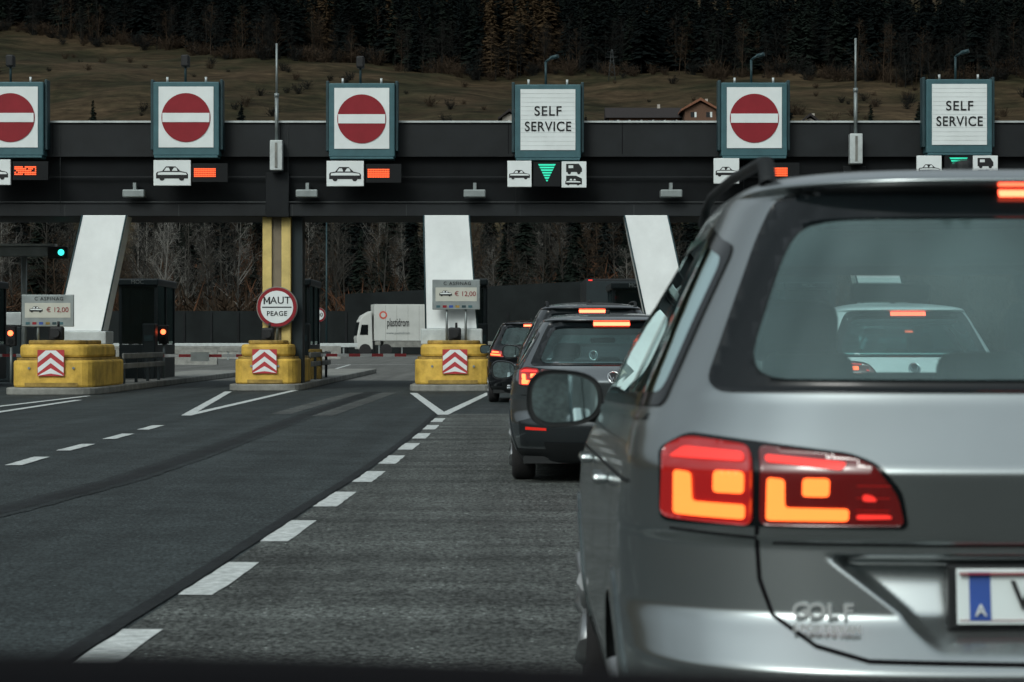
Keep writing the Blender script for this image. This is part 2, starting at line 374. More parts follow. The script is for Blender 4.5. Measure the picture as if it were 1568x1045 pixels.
# ------------------------------------------------------------------ gantry
g=empty('toll_gantry')
X0,X1=-24,24
zt=mz(188,YG); zm=mz(238,YG); zl=mz(311,YG); zb=mz(331,YG)
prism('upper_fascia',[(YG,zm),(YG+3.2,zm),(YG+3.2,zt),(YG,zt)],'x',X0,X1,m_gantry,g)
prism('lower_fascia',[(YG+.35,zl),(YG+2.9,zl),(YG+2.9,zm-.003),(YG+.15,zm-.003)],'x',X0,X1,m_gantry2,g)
prism('bottom_chord',[(YG+.05,zb),(YG+3.1,zb),(YG+3.1,zl-.003),(YG+.05,zl-.003)],'x',X0,X1,m_gantry,g,.02)
prism('roof_trim',[(YG-.06,zt+.002),(YG+3.3,zt+.002),(YG+3.3,zt+.05),(YG-.06,zt+.05)],'x',X0,X1,m_ltgrey,g)
box('ledge',(X0,X1),(YG-.04,YG-.003),(zm-.03,zm+.01),m_gantry,g)
box('ledge_pipe',(X0,X1),(YG-.01,YG+.03),(zl+.02,zl+.045),m_gline,g)
box('cable_conduit',(X0,X1),(YG+.10,YG+.13),(zm-.55,zm-.52),m_gantry,g)
for i in range(17):
    x=X0+.7+i*2.9
    box('panel_joint',(x,x+.015),(YG-.006,YG-.001),(zm+.04,zt-.01),m_gap,g)
    box('chord_joint',(x+.3,x+.315),(YG+.043,YG+.048),(zb+.01,zl-.03),m_gline,g)
    if i%2==0: cyl('drain_wire',(x+.2,YG-.02,zb+.1),(x+.2,YG-.02,zt),.006,m_gline,g,n=6)
for px in (207,471,727,1027,1330,-60):
    x=mx(px,YG)
    e=empty('floodlight')
    box('lamp_body',(x-.28,x+.28),(YG-.30,YG+.1),(mz(303,YG),mz(291,YG)),m_grey,e,.03)
    box('bracket',(x-.04,x+.04),(YG-.1,YG+.18),(mz(291,YG),mz(280,YG)),m_grey,e)
for px,ytop,yb in ((423,68,262),(1311,60,252)):
    x=mx(px,YG-.3)
    e=empty('antenna_mast')
    box('cabinet',(x-.16,x+.16),(YG-.35,YG-.06),(mz(yb,YG),mz(yb-46,YG)),m_ltgrey,e,.02)
    box('cabinet_rib',(x-.03,x+.03),(YG-.37,YG-.352),(mz(yb-4,YG),mz(yb-42,YG)),m_kerb,e)
    cyl('mast',(x,YG-.2,mz(yb-46,YG)),(x,YG-.2,mz(ytop+80,YG)),.045,m_grey,e)
    cyl('mast_tip',(x,YG-.2,mz(ytop+80,YG)),(x,YG-.2,mz(ytop,YG)),.028,m_grey,e)
    cyl('collar',(x,YG-.2,mz(ytop+82,YG)),(x,YG-.2,mz(ytop+76,YG)),.06,m_grey,e)
    box('bracket_box',(x-.3,x+.3),(YG-.02,YG+.3),(zb-.02,mz(yb+2,YG)),m_gantry2,e,.02)

CAR=[(-1,-.28),(-1,.05),(-.93,.14),(-.62,.19),(-.38,.48),(.22,.48),(.52,.19),(.92,.10),(1,-.02),(1,-.28),(.78,-.28),(.72,-.13),(.6,-.07),(.48,-.13),(.42,-.28),(-.45,-.28),(-.51,-.13),(-.63,-.07),(-.75,-.13),(-.81,-.28)]
def caricon(cx,cz,s,y,parent):
    mesh('car_icon',[(cx+u*s,y,cz+v*s) for u,v in CAR],[tuple(range(len(CAR)))],m_black,parent)
    mesh('car_icon_body',[(cx+u*s,y-.002,cz+v*s) for u,v in [(-.9,-.05),(.92,-.05),(.88,.06),(.45,.12),(-.58,.12),(-.88,.08)]],[tuple(range(6))],m_white,parent)
    for a,bq in ((-.5,-.12),(-.02,.34)):
        mesh('car_icon_window',[(cx+a*s,y-.003,cz+.2*s),(cx+bq*s,y-.003,cz+.2*s),(cx+(bq-.08)*s,y-.003,cz+.4*s),(cx+(a+.14)*s,y-.003,cz+.4*s)],[(0,1,2,3)],m_white,parent)
    for u in (-.63,.6):
        mesh('car_icon_wheel',[(cx+u*s+.17*s*math.cos(t*.524),y-.004,cz-.25*s+.17*s*math.sin(t*.524)) for t in range(12)],[tuple(range(12))],m_black,parent)
YS=YG-.55
def osign(cxp,cyp,kind):
    e=empty('overhead_lane_sign')
    cx=mx(cxp,YS); cz=mz(cyp,YS); k=YS/FP
    w=84*k; h=95*k; fw=106*k/2; fh=116*k/2
    box('cabinet',(cx-.5*w-.14,cx+.5*w+.14),(YS,YS+.5),(cz-fh,cz+fh-.05),m_teal,e,.025)
    box('side_flange',(cx+.5*w+.143,cx+fw+.04),(YS+.1,YS+.45),(cz-fh+.15,cz+fh+.02),m_dkteal,e,.02)
    box('side_flange',(cx-fw-.04,cx-.5*w-.143),(YS+.1,YS+.45),(cz-fh+.15,cz+fh+.02),m_dkteal,e,.02)
    box('bottom_tray',(cx-fw*.92,cx+fw*.92),(YS-.06,YS+.5),(cz-fh-.06,cz-fh-.003),m_teal,e,.01)
    box('face',(cx-w/2,cx+w/2),(YS-.02,YS-.003),(cz-h/2+.03,cz+h/2),m_white,e)
    for u in (-.62,.62): 
        cyl('clip',(cx+u*fw*.9,YS+.1,cz+fh-.05),(cx+u*fw*.9,YS+.1,cz+fh+.08),.03,m_ltgrey,e)
    if kind!='no':
        for i in range(1,14):
            z=cz-h/2+.03+i*(h-.03)/14
            box('louvre_line',(cx-w/2+.01,cx+w/2-.01),(YS-.024,YS-.0205),(z,z+.006),m_ltgrey,e)
    if kind=='no':
        disc('red_disc',cx,cz,37.5*k,YS-.035,YS-.026,m_red,e)
        box('white_bar',(cx-36*k,cx+36*k),(YS-.045,YS-.036),(cz-7*k,cz+7*k),m_white,e)
    else:
        text('SELF',.34,(cx,YS-.03,cz+.22),m_black,e,sx=.98,sp=1.12,off=.004); text('SERVICE',.34,(cx,YS-.03,cz-.17),m_black,e,sx=.90,sp=1.08,off=.004)
    cyl('lamp_pole',(cx-.05,YS+.25,cz+fh-.05),(cx-.05,YS+.25,cz+fh+.55),.03,m_dkteal,e)
    if cxp<600:
        box('lamp_head',(cx-.15,cx+.05),(YS+.1,YS+.4),(cz+fh+.35,cz+fh+.65),m_black,e,.04)
    else:
        cyl('lamp_arm',(cx-.05,YS+.25,cz+fh+.55),(cx+.12,YS+.15,cz+fh+.66),.03,m_dkteal,e)
        cyl('lamp_head',(cx+.08,YS+.2,cz+fh+.64),(cx+.26,YS+.1,cz+fh+.68),.05,m_dkteal,e)
    for u in (-.5,.5): box('bracket',(cx+u*w-.05,cx+u*w+.05),(YS+.503,YG-.003),(cz-.1,cz+.1),m_grey,e)
for a in [(16,180,'no'),(285,180,'no'),(554,182,'no'),(839,184,'ss'),(1155,181,'no'),(1469,176,'ss')]: osign(*a)
YI=YG-.62
def info(x0,x1,y0,y1,what,full=True):
    e=empty('lane_info_sign')
    X=(mx(x0,YI),mx(x1,YI)); Z=(mz(y1,YI),mz(y0,YI)); cx=sum(X)/2; cz=sum(Z)/2
    box('hanger',(cx-.04,cx+.04),(YI+.13,YG+.2),(cz-.03,cz+.03),m_gantry,e)
    if what in('car','truck'):
        box('plate',X,(YI,YI+.1),Z,m_white,e,.01)
        if what=='car': caricon(cx,cz-.03,(X[1]-X[0])*.43,YI-.004,e)
        else:
            caricon(cx-.02,cz-.19,.2,YI-.004,e)
            y=YI-.004
            mesh('bus_icon',[(cx-.2,y,cz+.06),(cx+.2,y,cz+.06),(cx+.2,y,cz+.16),(cx+.12,y,cz+.27),(cx-.2,y,cz+.27)],[(0,1,2,3,4)],m_black,e)
            mesh('bus_icon_window',[(cx-.14,y-.003,cz+.16),(cx-.02,y-.003,cz+.16),(cx-.02,y-.003,cz+.23),(cx-.14,y-.003,cz+.23)],[(0,1,2,3)],m_white,e)
            for u in(-.12,.12): disc('icon_wheel',cx+u,cz+.05,.045,y-.002,y,m_black,e,12)
            mesh('truck_icon',[(cx-.2,y-.001,cz-.25),(cx+.2,y-.001,cz-.25),(cx+.2,y-.001,cz-.1),(cx+.05,y-.001,cz-.03),(cx-.2,y-.001,cz-.03)],[(0,1,2,3,4)],m_black,e)
    elif what=='led':
        box('housing',(X[0]-.05,X[1]+.3),(YI+.03,YI+.12),(Z[0]-.12,Z[1]+.12),m_gantry2,e)
        nyr=5
        for j in range(nyr):
            z=Z[0]+(j+.5)*(Z[1]-Z[0])/nyr
            x=X[0]
            while x<X[1]-.01:
                w=.035
                if full or rng.random()<.85: box('led_row',(x,min(X[1],x+w)),(YI+.01,YI+.028),(z-.015,z+.015),m_ledred,e)
                x+=w+.008
    elif what=='green':
        box('housing',(X[0]-.12,X[1]+.12),(YI+.03,YI+.12),(Z[0]-.1,Z[1]+.06),m_gantry2,e)
        w=(X[1]-X[0])/2
        for j in range(7):
            t0=j/7; z0=Z[1]-t0*(Z[1]-Z[0]); z1=z0-(Z[1]-Z[0])/7*.65
            a0=w*(1-t0); a1=w*(1-t0-.10)
            mesh('green_arrow_row',[(cx-a1,YI+.01,z1),(cx+a1,YI+.01,z1),(cx+a0,YI+.01,z0),(cx-a0,YI+.01,z0)],[(0,1,2,3)],m_ledgreen,e)
info(-36,16,244,283,'car'); info(22,55,254,268,'led',False)
info(235,292,245,284,'car'); info(297,330,257,271,'led')
info(500,557,246,285,'car'); info(563,596,258,272,'led')
info(777,814,246,286,'car'); info(824,851,251,279,'green'); info(860,898,247,287,'truck')
info(1093,1132,242,281,'car'); info(1176,1206,256,270,'led')
info(1404,1442,238,277,'car'); info(1454,1482,241,268,'green'); info(1490,1528,238,278,'truck')

def price(x0,x1,y0,y1,Y,legy):
    e=empty('toll_price_sign')
    X=(mx(x0,Y),mx(x1,Y)); Z=(mz(y1,Y),mz(y0,Y)); cx=sum(X)/2; w=X[1]-X[0]; h=Z[1]-Z[0]
    box('board',X,(Y,Y+.06),Z,m_grey,e,.015)
    box('inner_panel',(X[0]+.08,X[1]-.08),(Y-.006,Y-.002),(Z[0]+h*.28,Z[1]-h*.26),m_beige,e)
    text('C ASFINAG',.12,(cx+.03,Y-.012,Z[1]-h*.13),m_black,e,sp=1.2)
    caricon(X[0]+w*.28,Z[0]+h*.53,.16,Y-.012,e)
    text('€ 12,00',.17,(X[0]+w*.69,Y-.012,Z[0]+h*.52),m_red,e)
    for i in range(6): box('card_logo',(X[0]+.1+i*.16,X[0]+.2+i*.16),(Y-.008,Y-.002),(Z[0]+.05,Z[0]+.11),[m_teal,m_red,m_blue,m_yellowd,m_dkteal,m_teal][i],e)
    for u in (.3,.7): cyl('leg',(X[0]+w*u,Y+.1,legy),(X[0]+w*u,Y+.1,Z[0]+.2),.03,m_grey,e)
price(33,113,451,500,55,1.2); price(662,735,428,474,57.3,1.2)
def rsign(name,cx,cz,r,Y,lines,size,legz=0,border=.17):
    e=empty(name)
    disc('red_ring',cx,cz,r,Y,Y+.03,m_red,e); disc('white_face',cx,cz,r*(1-border),Y-.008,Y-.002,m_white,e)
    disc('back_plate',cx,cz,r*1.05,Y+.032,Y+.05,m_kerb,e)
    n=len(lines)
    for i,(t,s) in enumerate(lines):
        if t=='MAUT':
            hh=.19; mw=.17; x0=cx-.34; z0=cz+.07; t_=.038; yy=Y-.014
            P=[(0,0),(t_,0),(t_,hh*.62),(mw/2,hh*.16),(mw-t_,hh*.62),(mw-t_,0),(mw,0),(mw,hh),(mw-t_*.9,hh),(mw/2,hh*.42),(t_*.9,hh),(0,hh)]
            mesh('letter_m',[(x0+a,yy,z0+b_) for a,b_ in P],[(0,1,2,10,11),(2,3,9,10),(3,4,8,9),(4,5,6,7,8)],m_black,e)
            text('AUT',.255,(cx+.09,Y-.014,cz+.165),m_black,e,sp=1.05,off=.002)
        else: text(t,s,(cx,Y-.014,cz+size[i]),m_black,e,sp=1.08,off=.002)
    if n==2: box('divider',(cx-r*.75,cx+r*.75),(Y-.012,Y-.009),(cz-.02,cz+.01),m_black,e)
    cyl('post',(cx,Y+.1,legz),(cx,Y+.1,cz+r*.8),.035,m_grey,e)
rsign('toll_stop_sign',mx(424,58.3),mz(470,58.3),.50,58.3,[('MAUT',.25),('PEAGE',.17)],[.16,-.17],1.2)
rsign('speed_limit_sign',mx(254,72),mz(488,72),.22,72,[('100',.17)],[0],.1,.25)
rsign('speed_limit_sign',mx(488,72),mz(482,72),.22,72,[('100',.17)],[0],.1,.25)
e=empty('signal_gantry'); Y=62
box('beam',(mx(-160,Y),mx(82,Y)),(Y,Y+.3),(mz(392,Y),mz(377,Y)),m_grey,e,.02)
box('beam_top',(mx(-160,Y),mx(84,Y)),(Y-.05,Y+.35),(mz(376.5,Y),mz(373,Y)),m_ltgrey,e)
cyl('post',(mx(35,Y),Y+.15,.1),(mx(35,Y),Y+.15,mz(392,Y)),.08,m_grey,e)
e=empty('traffic_light'); 
box('housing',(mx(76,Y),mx(106,Y)),(Y-.3,Y-.05),(mz(396,Y),mz(378,Y)),m_black,e,.03)
cyl('green_lamp',(mx(97,Y),Y-.33,mz(387,Y)),(mx(97,Y),Y-.31,mz(387,Y)),.085,m_sigcyan,e)
def slight(px,py,Y,k=2):
    e=empty('traffic_light'); x=mx(px,Y); z=mz(py,Y)
    box('housing',(x-.14,x+.14),(Y,Y+.2),(z-.35,z+.2),m_black,e,.03)
    cyl('red_lamp',(x,Y-.02,z),(x,Y-.004,z),.075,m_sigred,e)
    cyl('dark_lamp',(x,Y-.02,z-.22),(x,Y-.004,z-.22),.075,m_gantry2,e)
    cyl('post',(x,Y+.1,.1),(x,Y+.1,z-.3),.04,m_grey,e)
slight(16,510,62); slight(250,508,66); 
e=empty('kiosk'); box('cabin',(mx(-40,70),mx(32,70)),(70,72),(0.01,mz(500,70)),m_booth,e,.03); box('white_band',(mx(-42,70),mx(33,70)),(69.95,72.1),(mz(498,70),mz(478,70)),m_ltgrey,e,.02)
def boom(xh,xe,Y,z):
    e=empty('boom_barrier')
    box('motor_housing',(xh-.18,xh+.18),(Y-.15,Y+.35),(.17,1.02),m_yellowd,e,.03)
    n=8; L=(xe-xh)/n
    for i in range(n):
        a,bq=sorted((xh+i*L,xh+(i+1)*L)); box('boom_stripe',(a,bq),(Y-.22,Y-.16),(z-.04,z+.04),m_reflR if i%2 else m_reflW,e)
boom(-6.9,-10.1,64,.84); boom(-5.6,-3.0,65,.85); boom(-11.9,-15,64,.85)
e=empty('lane_marker_plate')
box('plate',(mx(292,63.6),mx(320,63.6)),(63.6,63.62),(mz(553,63.6),mz(539,63.6)),m_ltgrey,e); box('clamp',(mx(304,63.6),mx(308,63.6)),(63.622,63.78),(.80,.86),m_grey,e)
e=empty('noise_barrier_wall')
Yw=212
box('panel_low',(-60,mx(528,Yw)),(Yw,Yw+.4),(0,mz(476,Yw)),m_wall,e)
prism('panel_high',[(mx(528,Yw)+.003,0),(30,0),(30,mz(420,Yw)),(mx(900,Yw),mz(430,Yw)),(mx(700,Yw),mz(441,Yw)),(mx(528,Yw)+.003,mz(450,Yw))],'y',Yw,Yw+.4,m_wall,e)
for i in range(36):
    x=-58+i*2.5; box('wall_post',(x,x+.2),(Yw-.12,Yw-.003),(0,3.9),m_gantry2,e)
def grail(Y,x0,x1,z0,mt=None):
    e=empty('guardrail')
    box('beam',(x0,x1),(Y,Y+.08),(z0,z0+.32),mt or m_kerb,e,.03)
    x=x0+.3
    while x<x1: box('post',(x,x+.12),(Y+.083,Y+.2),(0,z0+.25),m_grey,e); x+=2
grail(185,-50,-12.5,.75,m_ltgrey); grail(150,-45,-13,.55); grail(200,-12,25,.9)
e=empty('concrete_barrier'); prism('wall',[(160,0),(160.6,0),(160.4,.4),(160.35,.9),(160.25,.9),(160.2,.4)],'x',-45,-12,m_kerb,e)
prism('wall',[(120,0),(120.6,0),(120.4,.4),(120.35,.8),(120.25,.8),(120.2,.4)],'x',-40,-15.5,m_kerb,e)
for px,py in ((500,337),):
    e=empty('street_lamp'); Y=205; cyl('post',(mx(px,Y),Y,0),(mx(px,Y),Y,mz(py,Y)),.10,m_dkteal,e,.06); box('head',(mx(px,Y)-.2,mx(px,Y)+.8),(Y-.2,Y+.2),(mz(py,Y),mz(py,Y)+.15),m_grey,e,.03)

# ------------------------------------------------------------------ houses
m_roof=M('roof_tiles',(.15,.06,.03),.8,vs=2); m_roofd=M('roof_dark',(.025,.022,.022),.8,spec=.2); m_plas=M('plaster',(.30,.28,.25),.8); m_wood=M('timber',(.09,.045,.025),.8); m_win=M('window_dark',(.01,.012,.014),.2)
def house(x,y,w,d,h,rh,roof,wall,name,along=True,dz=2.4):
    z=terr(x,y)-dz; e=empty(name,(x,y,z))
    box('walls',(-w/2,w/2),(-d/2,d/2),(0,h),wall,e)
    if along: poly=[(-d/2-.8,h-.2),(d/2+.8,h-.2),(0,h+rh)]; prism('roof',poly,'x',-w/2-.8,w/2+.8,roof,e)
    else: 
        prism('gable',[(-w/2,h),(w/2,h),(0,h+rh-.5)],'y',-d/2,d/2,wall,e)
        t=.5
        prism('roof',[(-w/2-.9,h-.5),(0,h+rh-t*.2),(w/2+.9,h-.5),(w/2+.9,h-.1),(0,h+rh+t),(-w/2-.9,h-.1)],'y',-d/2-.9,d/2+.6,roof,e)
    k=max(2,int(w/2.2))
    for r in range(max(1,int(h/2.6))):
        for i in range(k):
            xx=-w/2+(i+.5)*w/k; zz=h-1.7-2.5*r; box('window',(xx-.4,xx+.4),(-d/2-.05,-d/2-.01),(zz,zz+1.1),m_win,e); box('shutter',(xx+.42,xx+.85),(-d/2-.06,-d/2-.01),(zz,zz+1.1),m_white,e)
    box('chimney',(w*.2,w*.2+.6),(-.3,.3),(h+rh*.3,h+rh+.7),m_plas,e); box('door',(-.5,.5),(-d/2-.06,-d/2-.01),(0,.8),m_wood,e)
house(mx(1070,486),486,6.6,8,5.6,1.9,m_roof,m_wood,'farmhouse',False,1.4)
house(mx(985,492),492,15,8,3.6,2.4,m_roofd,m_wood,'barn',True,2.4)
house(mx(1238,490),490,3.4,5,4.2,1.5,m_roofd,m_plas,'cottage',False,1.6)
house(mx(780,490),490,3,5,3.2,1.4,m_roofd,m_plas,'shed',False,1.6)
e=empty('power_pylon'); xp=mx(937,590); yp=590; zp=terr(xp,yp); H=8
for sx in(-1,1):
    for sy in(-1,1): cyl('leg',(xp+sx*1.0,yp+sy*1.0,zp-1),(xp+sx*.15,yp+sy*.15,zp+H),.06,m_gline,e,n=5)
for i in range(6):
    t=i/6; t2=(i+1)/6; a=1.0*(1-t)+.15*t; b2=1.0*(1-t2)+.15*t2
    cyl('brace',(xp-a,yp-a,zp+H*t),(xp+b2,yp-b2,zp+H*t2),.04,m_gline,e,n=4); cyl('brace',(xp+a,yp-a,zp+H*t),(xp-b2,yp-b2,zp+H*t2),.04,m_gline,e,n=4)
for z,w in((H*.75,1.6),(H*.92,1.1)): cyl('crossarm',(xp-w,yp,zp+z),(xp+w,yp,zp+z),.06,m_gline,e,n=5)

# ------------------------------------------------------------------ vegetation
def tri_sliver(P0,P1,w,rs):
    d=P1-P0; r=rs.normal(size=3); s=np.cross(d,r); s/= (np.linalg.norm(s)+1e-9); s*=w
    return [P0-s,P0+s,P1]
def proto_bare(rs,h):
    T=[]
    lean=rs.normal(0,.03,2)
    def trunk(t): return np.array([lean[0]*t*h+.12*math.sin(t*5),lean[1]*t*h,t*h])
    for i in range(10):
        a=trunk(i/10); c=trunk((i+1)/10); r0=.13*(1-i/10)+.02; r1=.13*(1-(i+1)/10)+.02
        for k in range(3):
            t0=k*2.09;t1=(k+1)*2.09
            A=a+np.array([r0*math.cos(t0),r0*math.sin(t0),0]);B=a+np.array([r0*math.cos(t1),r0*math.sin(t1),0])
            C=c+np.array([r1*math.cos(t1),r1*math.sin(t1),0]);D=c+np.array([r1*math.cos(t0),r1*math.sin(t0),0])
            T+=[A,B,C,A,C,D]
    for i in range(34):
        t=.22+.76*rs.random(); p=trunk(t); an=rs.random()*6.28; L=h*(.27*(1-t)+.07)*rs.uniform(.7,1.3)
        el=rs.uniform(.7,1.6)
        q=p+L*np.array([math.cos(an),math.sin(an),el])/math.hypot(1,el)
        T+=tri_sliver(p,q,.05*(1-t)+.02,rs)
        for j in range(7):
            u=rs.uniform(.25,1); b0=p+(q-p)*u; dv=(q-p)/L+rs.normal(0,.55,3); dv/=np.linalg.norm(dv)
            q2=b0+dv*L*.42*rs.uniform(.5,1.2); T+=tri_sliver(b0,q2,.022,rs)
            for l in range(2):
                b1=b0+(q2-b0)*rs.uniform(.3,.9); dv2=dv+rs.normal(0,.6,3); T+=tri_sliver(b1,b1+dv2*L*.2,.016,rs)
    return np.array(T)
def proto_con(rs,h,layers,nb):
    T=[]; R=h*.19
    T+=[np.array([-.15,0,0]),np.array([.15,0,0]),np.array([0,0,h]),np.array([0,-.15,0]),np.array([0,.15,0]),np.array([0,0,h])]
    for i in range(layers):
        t=.10+.88*(i/layers)
        r=R*(1-t)**.8*rs.uniform(.8,1.15)
        for j in range(nb):
            an=rs.random()*6.28; rr=r*rs.uniform(.55,1.2); z=t*h+rs.normal(0,h*.012)
            c,s=math.cos(an),math.sin(an); wd=rr*.24+.12
            base=np.array([0,0,z+rr*.15]); tip=np.array([rr*c,rr*s,z-rr*.28]); mid=base*.45+tip*.55
            L=mid+np.array([-s*wd,c*wd,-.15*rr]); Rr=mid+np.array([s*wd,-c*wd,-.15*rr])
            T+=[base,L,tip+rs.normal(0,.08,3),base,tip,Rr]
    return np.array(T)
def proto_shrub(rs,h):
    T=[]
    for i in range(70):
        an=rs.random()*6.28; el=rs.uniform(.5,3); L=h*rs.uniform(.5,1.1)
        d=np.array([math.cos(an),math.sin(an),el]); d/=np.linalg.norm(d)
        p=np.array([rs.normal(0,.3),rs.normal(0,.3),0]); q=p+d*L; T+=tri_sliver(p,q,.035,rs)
        for j in range(4):
            b=p+(q-p)*rs.uniform(.4,1); T+=tri_sliver(b,b+(d+rs.normal(0,.6,3))*L*.25,.05,rs)
    return np.array(T)
def scatter(name,places,protos,mats):
    A=[];mi=[]
    for x,y,s,p,m in places:
        P=protos[p]; a=rng.random()*6.28; c,sn=math.cos(a),math.sin(a)
        Q=P@np.array([[c,sn,0],[-sn,c,0],[0,0,1]])*s+np.array([x,y,terr(x,y)-.2]); A.append(Q); mi+= [m]*(len(P)//3)
    A=np.concatenate(A); n=len(A)
    me=bpy.data.meshes.new(name); me.vertices.add(n); me.vertices.foreach_set('co',A.astype(np.float32).ravel())
    me.loops.add(n); me.loops.foreach_set('vertex_index',np.arange(n,dtype=np.int32))
    me.polygons.add(n//3); me.polygons.foreach_set('loop_start',np.arange(0,n,3,dtype=np.int32)); me.polygons.foreach_set('loop_total',np.full(n//3,3,dtype=np.int32))
    for m in mats: me.materials.append(m)
    me.polygons.foreach_set('material_index',np.array(mi,dtype=np.int32)); me.update(calc_edges=True); me.validate()
    o=bpy.data.objects.new(name,me); COL.objects.link(o); return o
f1=M('conifer_dark',(.0038,.0062,.006),.95,var=.5,vs=.15,spec=.05); f2=M('conifer_green',(.008,.012,.0095),.95,var=.5,vs=.15,spec=.05); f3=M('larch_brown',(.046,.031,.017),.95,var=.4,vs=.2,spec=.05)
b1=M('bark_grey',(.037,.036,.032),.95,var=.4,vs=.3,spec=.05); b2_=M('bark_birch',(.13,.128,.118),.95,var=.3,vs=.8,spec=.05); b3=M('twig_brown',(.036,.026,.018),.95,var=.4,vs=.2,spec=.05); b4=M('twig_russet',(.090,.045,.026),.95,var=.4,vs=.2,spec=.05)
b5=M('edge_bark_dark',(.013,.0135,.0125),.95,var=.5,vs=.2,spec=.05)
cons=[proto_con(np.random.default_rng(i),20,24,8) for i in range(6)]
consN=[proto_con(np.random.default_rng(30+i),13,40,14) for i in range(4)]
bares=[proto_bare(np.random.default_rng(50+i),13) for i in range(7)]
shr=[proto_shrub(np.random.default_rng(70+i),3) for i in range(4)]
def bound(x):
    s=x/620
    return float(np.interp(s,[-.3,-.22,-.17,-.12,-.05,0,.1,.16,.25],[735,715,690,640,622,607,600,575,562]))+5*math.sin(x*.11)+3*math.sin(x*.31)
pl_=[]
for i in range(2200):
    x=rng.uniform(-240,240); yb=bound(x); d=abs(rng.normal(0,1))*70; y=yb+d
    px=784+FP*x/y
    m=0 if rng.random()<.75 else 1
    if (740<px<860 or 470<px<515) and d<60 and rng.random()<.7: m=2
    if rng.random()<.02: m=2
    pl_.append((x,y,rng.uniform(.75,1.25),rng.integers(6),m))
scatter('hillside_forest',pl_,cons,[f1,f2,f3])
pl_=[]
for i in range(260):
    x=rng.uniform(-170,170); y=bound(x)-rng.uniform(-6,8); pl_.append((x,y,rng.uniform(.6,1.2),rng.integers(7),rng.choice([0,0,0,1])))
scatter('forest_edge_trees',pl_,bares,[b5,b3])
pl_=[]
for i in range(110):
    x=rng.uniform(-140,140); y=rng.uniform(500,bound(x)); s=rng.uniform(.3,.9); pl_.append((x,y,s,rng.integers(4),rng.choice([0,1])))
for i in range(260):
    x=rng.uniform(-170,170); y=bound(x)-rng.uniform(0,10); pl_.append((x,y,rng.uniform(.5,1.6),rng.integers(4),rng.choice([0,0,1])))
scatter('meadow_shrubs',pl_,shr,[b3,b5])
pl_=[]
for i in range(280):
    x=rng.uniform(-80,72); y=rng.uniform(228,330); px=784+FP*x/y
    m=rng.choice([0,0,2,1],p=[.4,.2,.33,.07])
    if 200<px<330 and rng.random()<.35: m=1
    pl_.append((x,y,rng.uniform(.7,1.25),rng.integers(7),m))
scatter('bare_woodland',pl_,bares,[b1,b2_,b3])
pl_=[]
for i in range(230):
    x=rng.uniform(-95,90); y=rng.uniform(262,370); px=784+FP*x/y
    if not(520<px<640 or 760<px<860) and rng.random()<.5: y+=60
    pl_.append((x,y,rng.uniform(.7,1.35),rng.integers(4),rng.choice([0,1])))
for i in range(14):
    y=rng.uniform(232,262); px=rng.uniform(525,640) if i<8 else rng.uniform(770,880); pl_.append((mx(px,y),y,rng.uniform(.7,1.05),rng.integers(4),0))
scatter('conifer_woodland',pl_,consN,[f2,f1])
pl_=[]
for i in range(700):
    x=rng.uniform(-80,75); y=rng.uniform(222,330); px=784+FP*x/y
    m=rng.choice([0,1],p=[.75,.25])
    if 800<px<1000 and rng.random()<.7: m=1
    pl_.append((x,y,rng.uniform(.8,2.0),rng.integers(4),m))
scatter('woodland_shrubs',pl_,shr,[b3,b4])

# ------------------------------------------------------------------ cars
def offset_poly(P,d):
    n=len(P); area=sum(P[i][0]*P[(i+1)%n][1]-P[(i+1)%n][0]*P[i][1] for i in range(n)); s=1 if area>0 else -1
    out=[]
    for i in range(n):
        a=Vector(P[i-1]);b=Vector(P[i]);c=Vector(P[(i+1)%n])
        d1=(b-a).normalized();d2=(c-b).normalized(); n1=Vector((-d1.y,d1.x))*s;n2=Vector((-d2.y,d2.x))*s
        m=n1+n2; m=m/(max(.3,m.length_squared/2)); out.append(tuple(b+m*d))
    return out
def rnd(P,r,k=5):
    n=len(P); out=[]
    for i in range(n):
        a=Vector(P[i-1]);b=Vector(P[i]);c=Vector(P[(i+1)%n])
        ra=min(r,(a-b).length*.45); rc=min(r,(c-b).length*.45)
        p=b+(a-b).normalized()*ra; q=b+(c-b).normalized()*rc
        for j in range(k+1):
            t=j/k; out.append(tuple(p*(1-t)**2+b*2*t*(1-t)+q*t*t))
    return out
def inside(P,X,Y):
    P=np.array(P); X=np.asarray(X);Y=np.asarray(Y); r=np.zeros(X.shape,bool); n=len(P)
    for i in range(n):
        x1,y1=P[i-1];x2,y2=P[i]
        c=((y1>Y)!=(y2>Y)); 
        with np.errstate(divide='ignore',invalid='ignore'): xi=(x2-x1)*(Y-y1)/(y2-y1+1e-12)+x1
        r^= c&(X<xi)
    return r
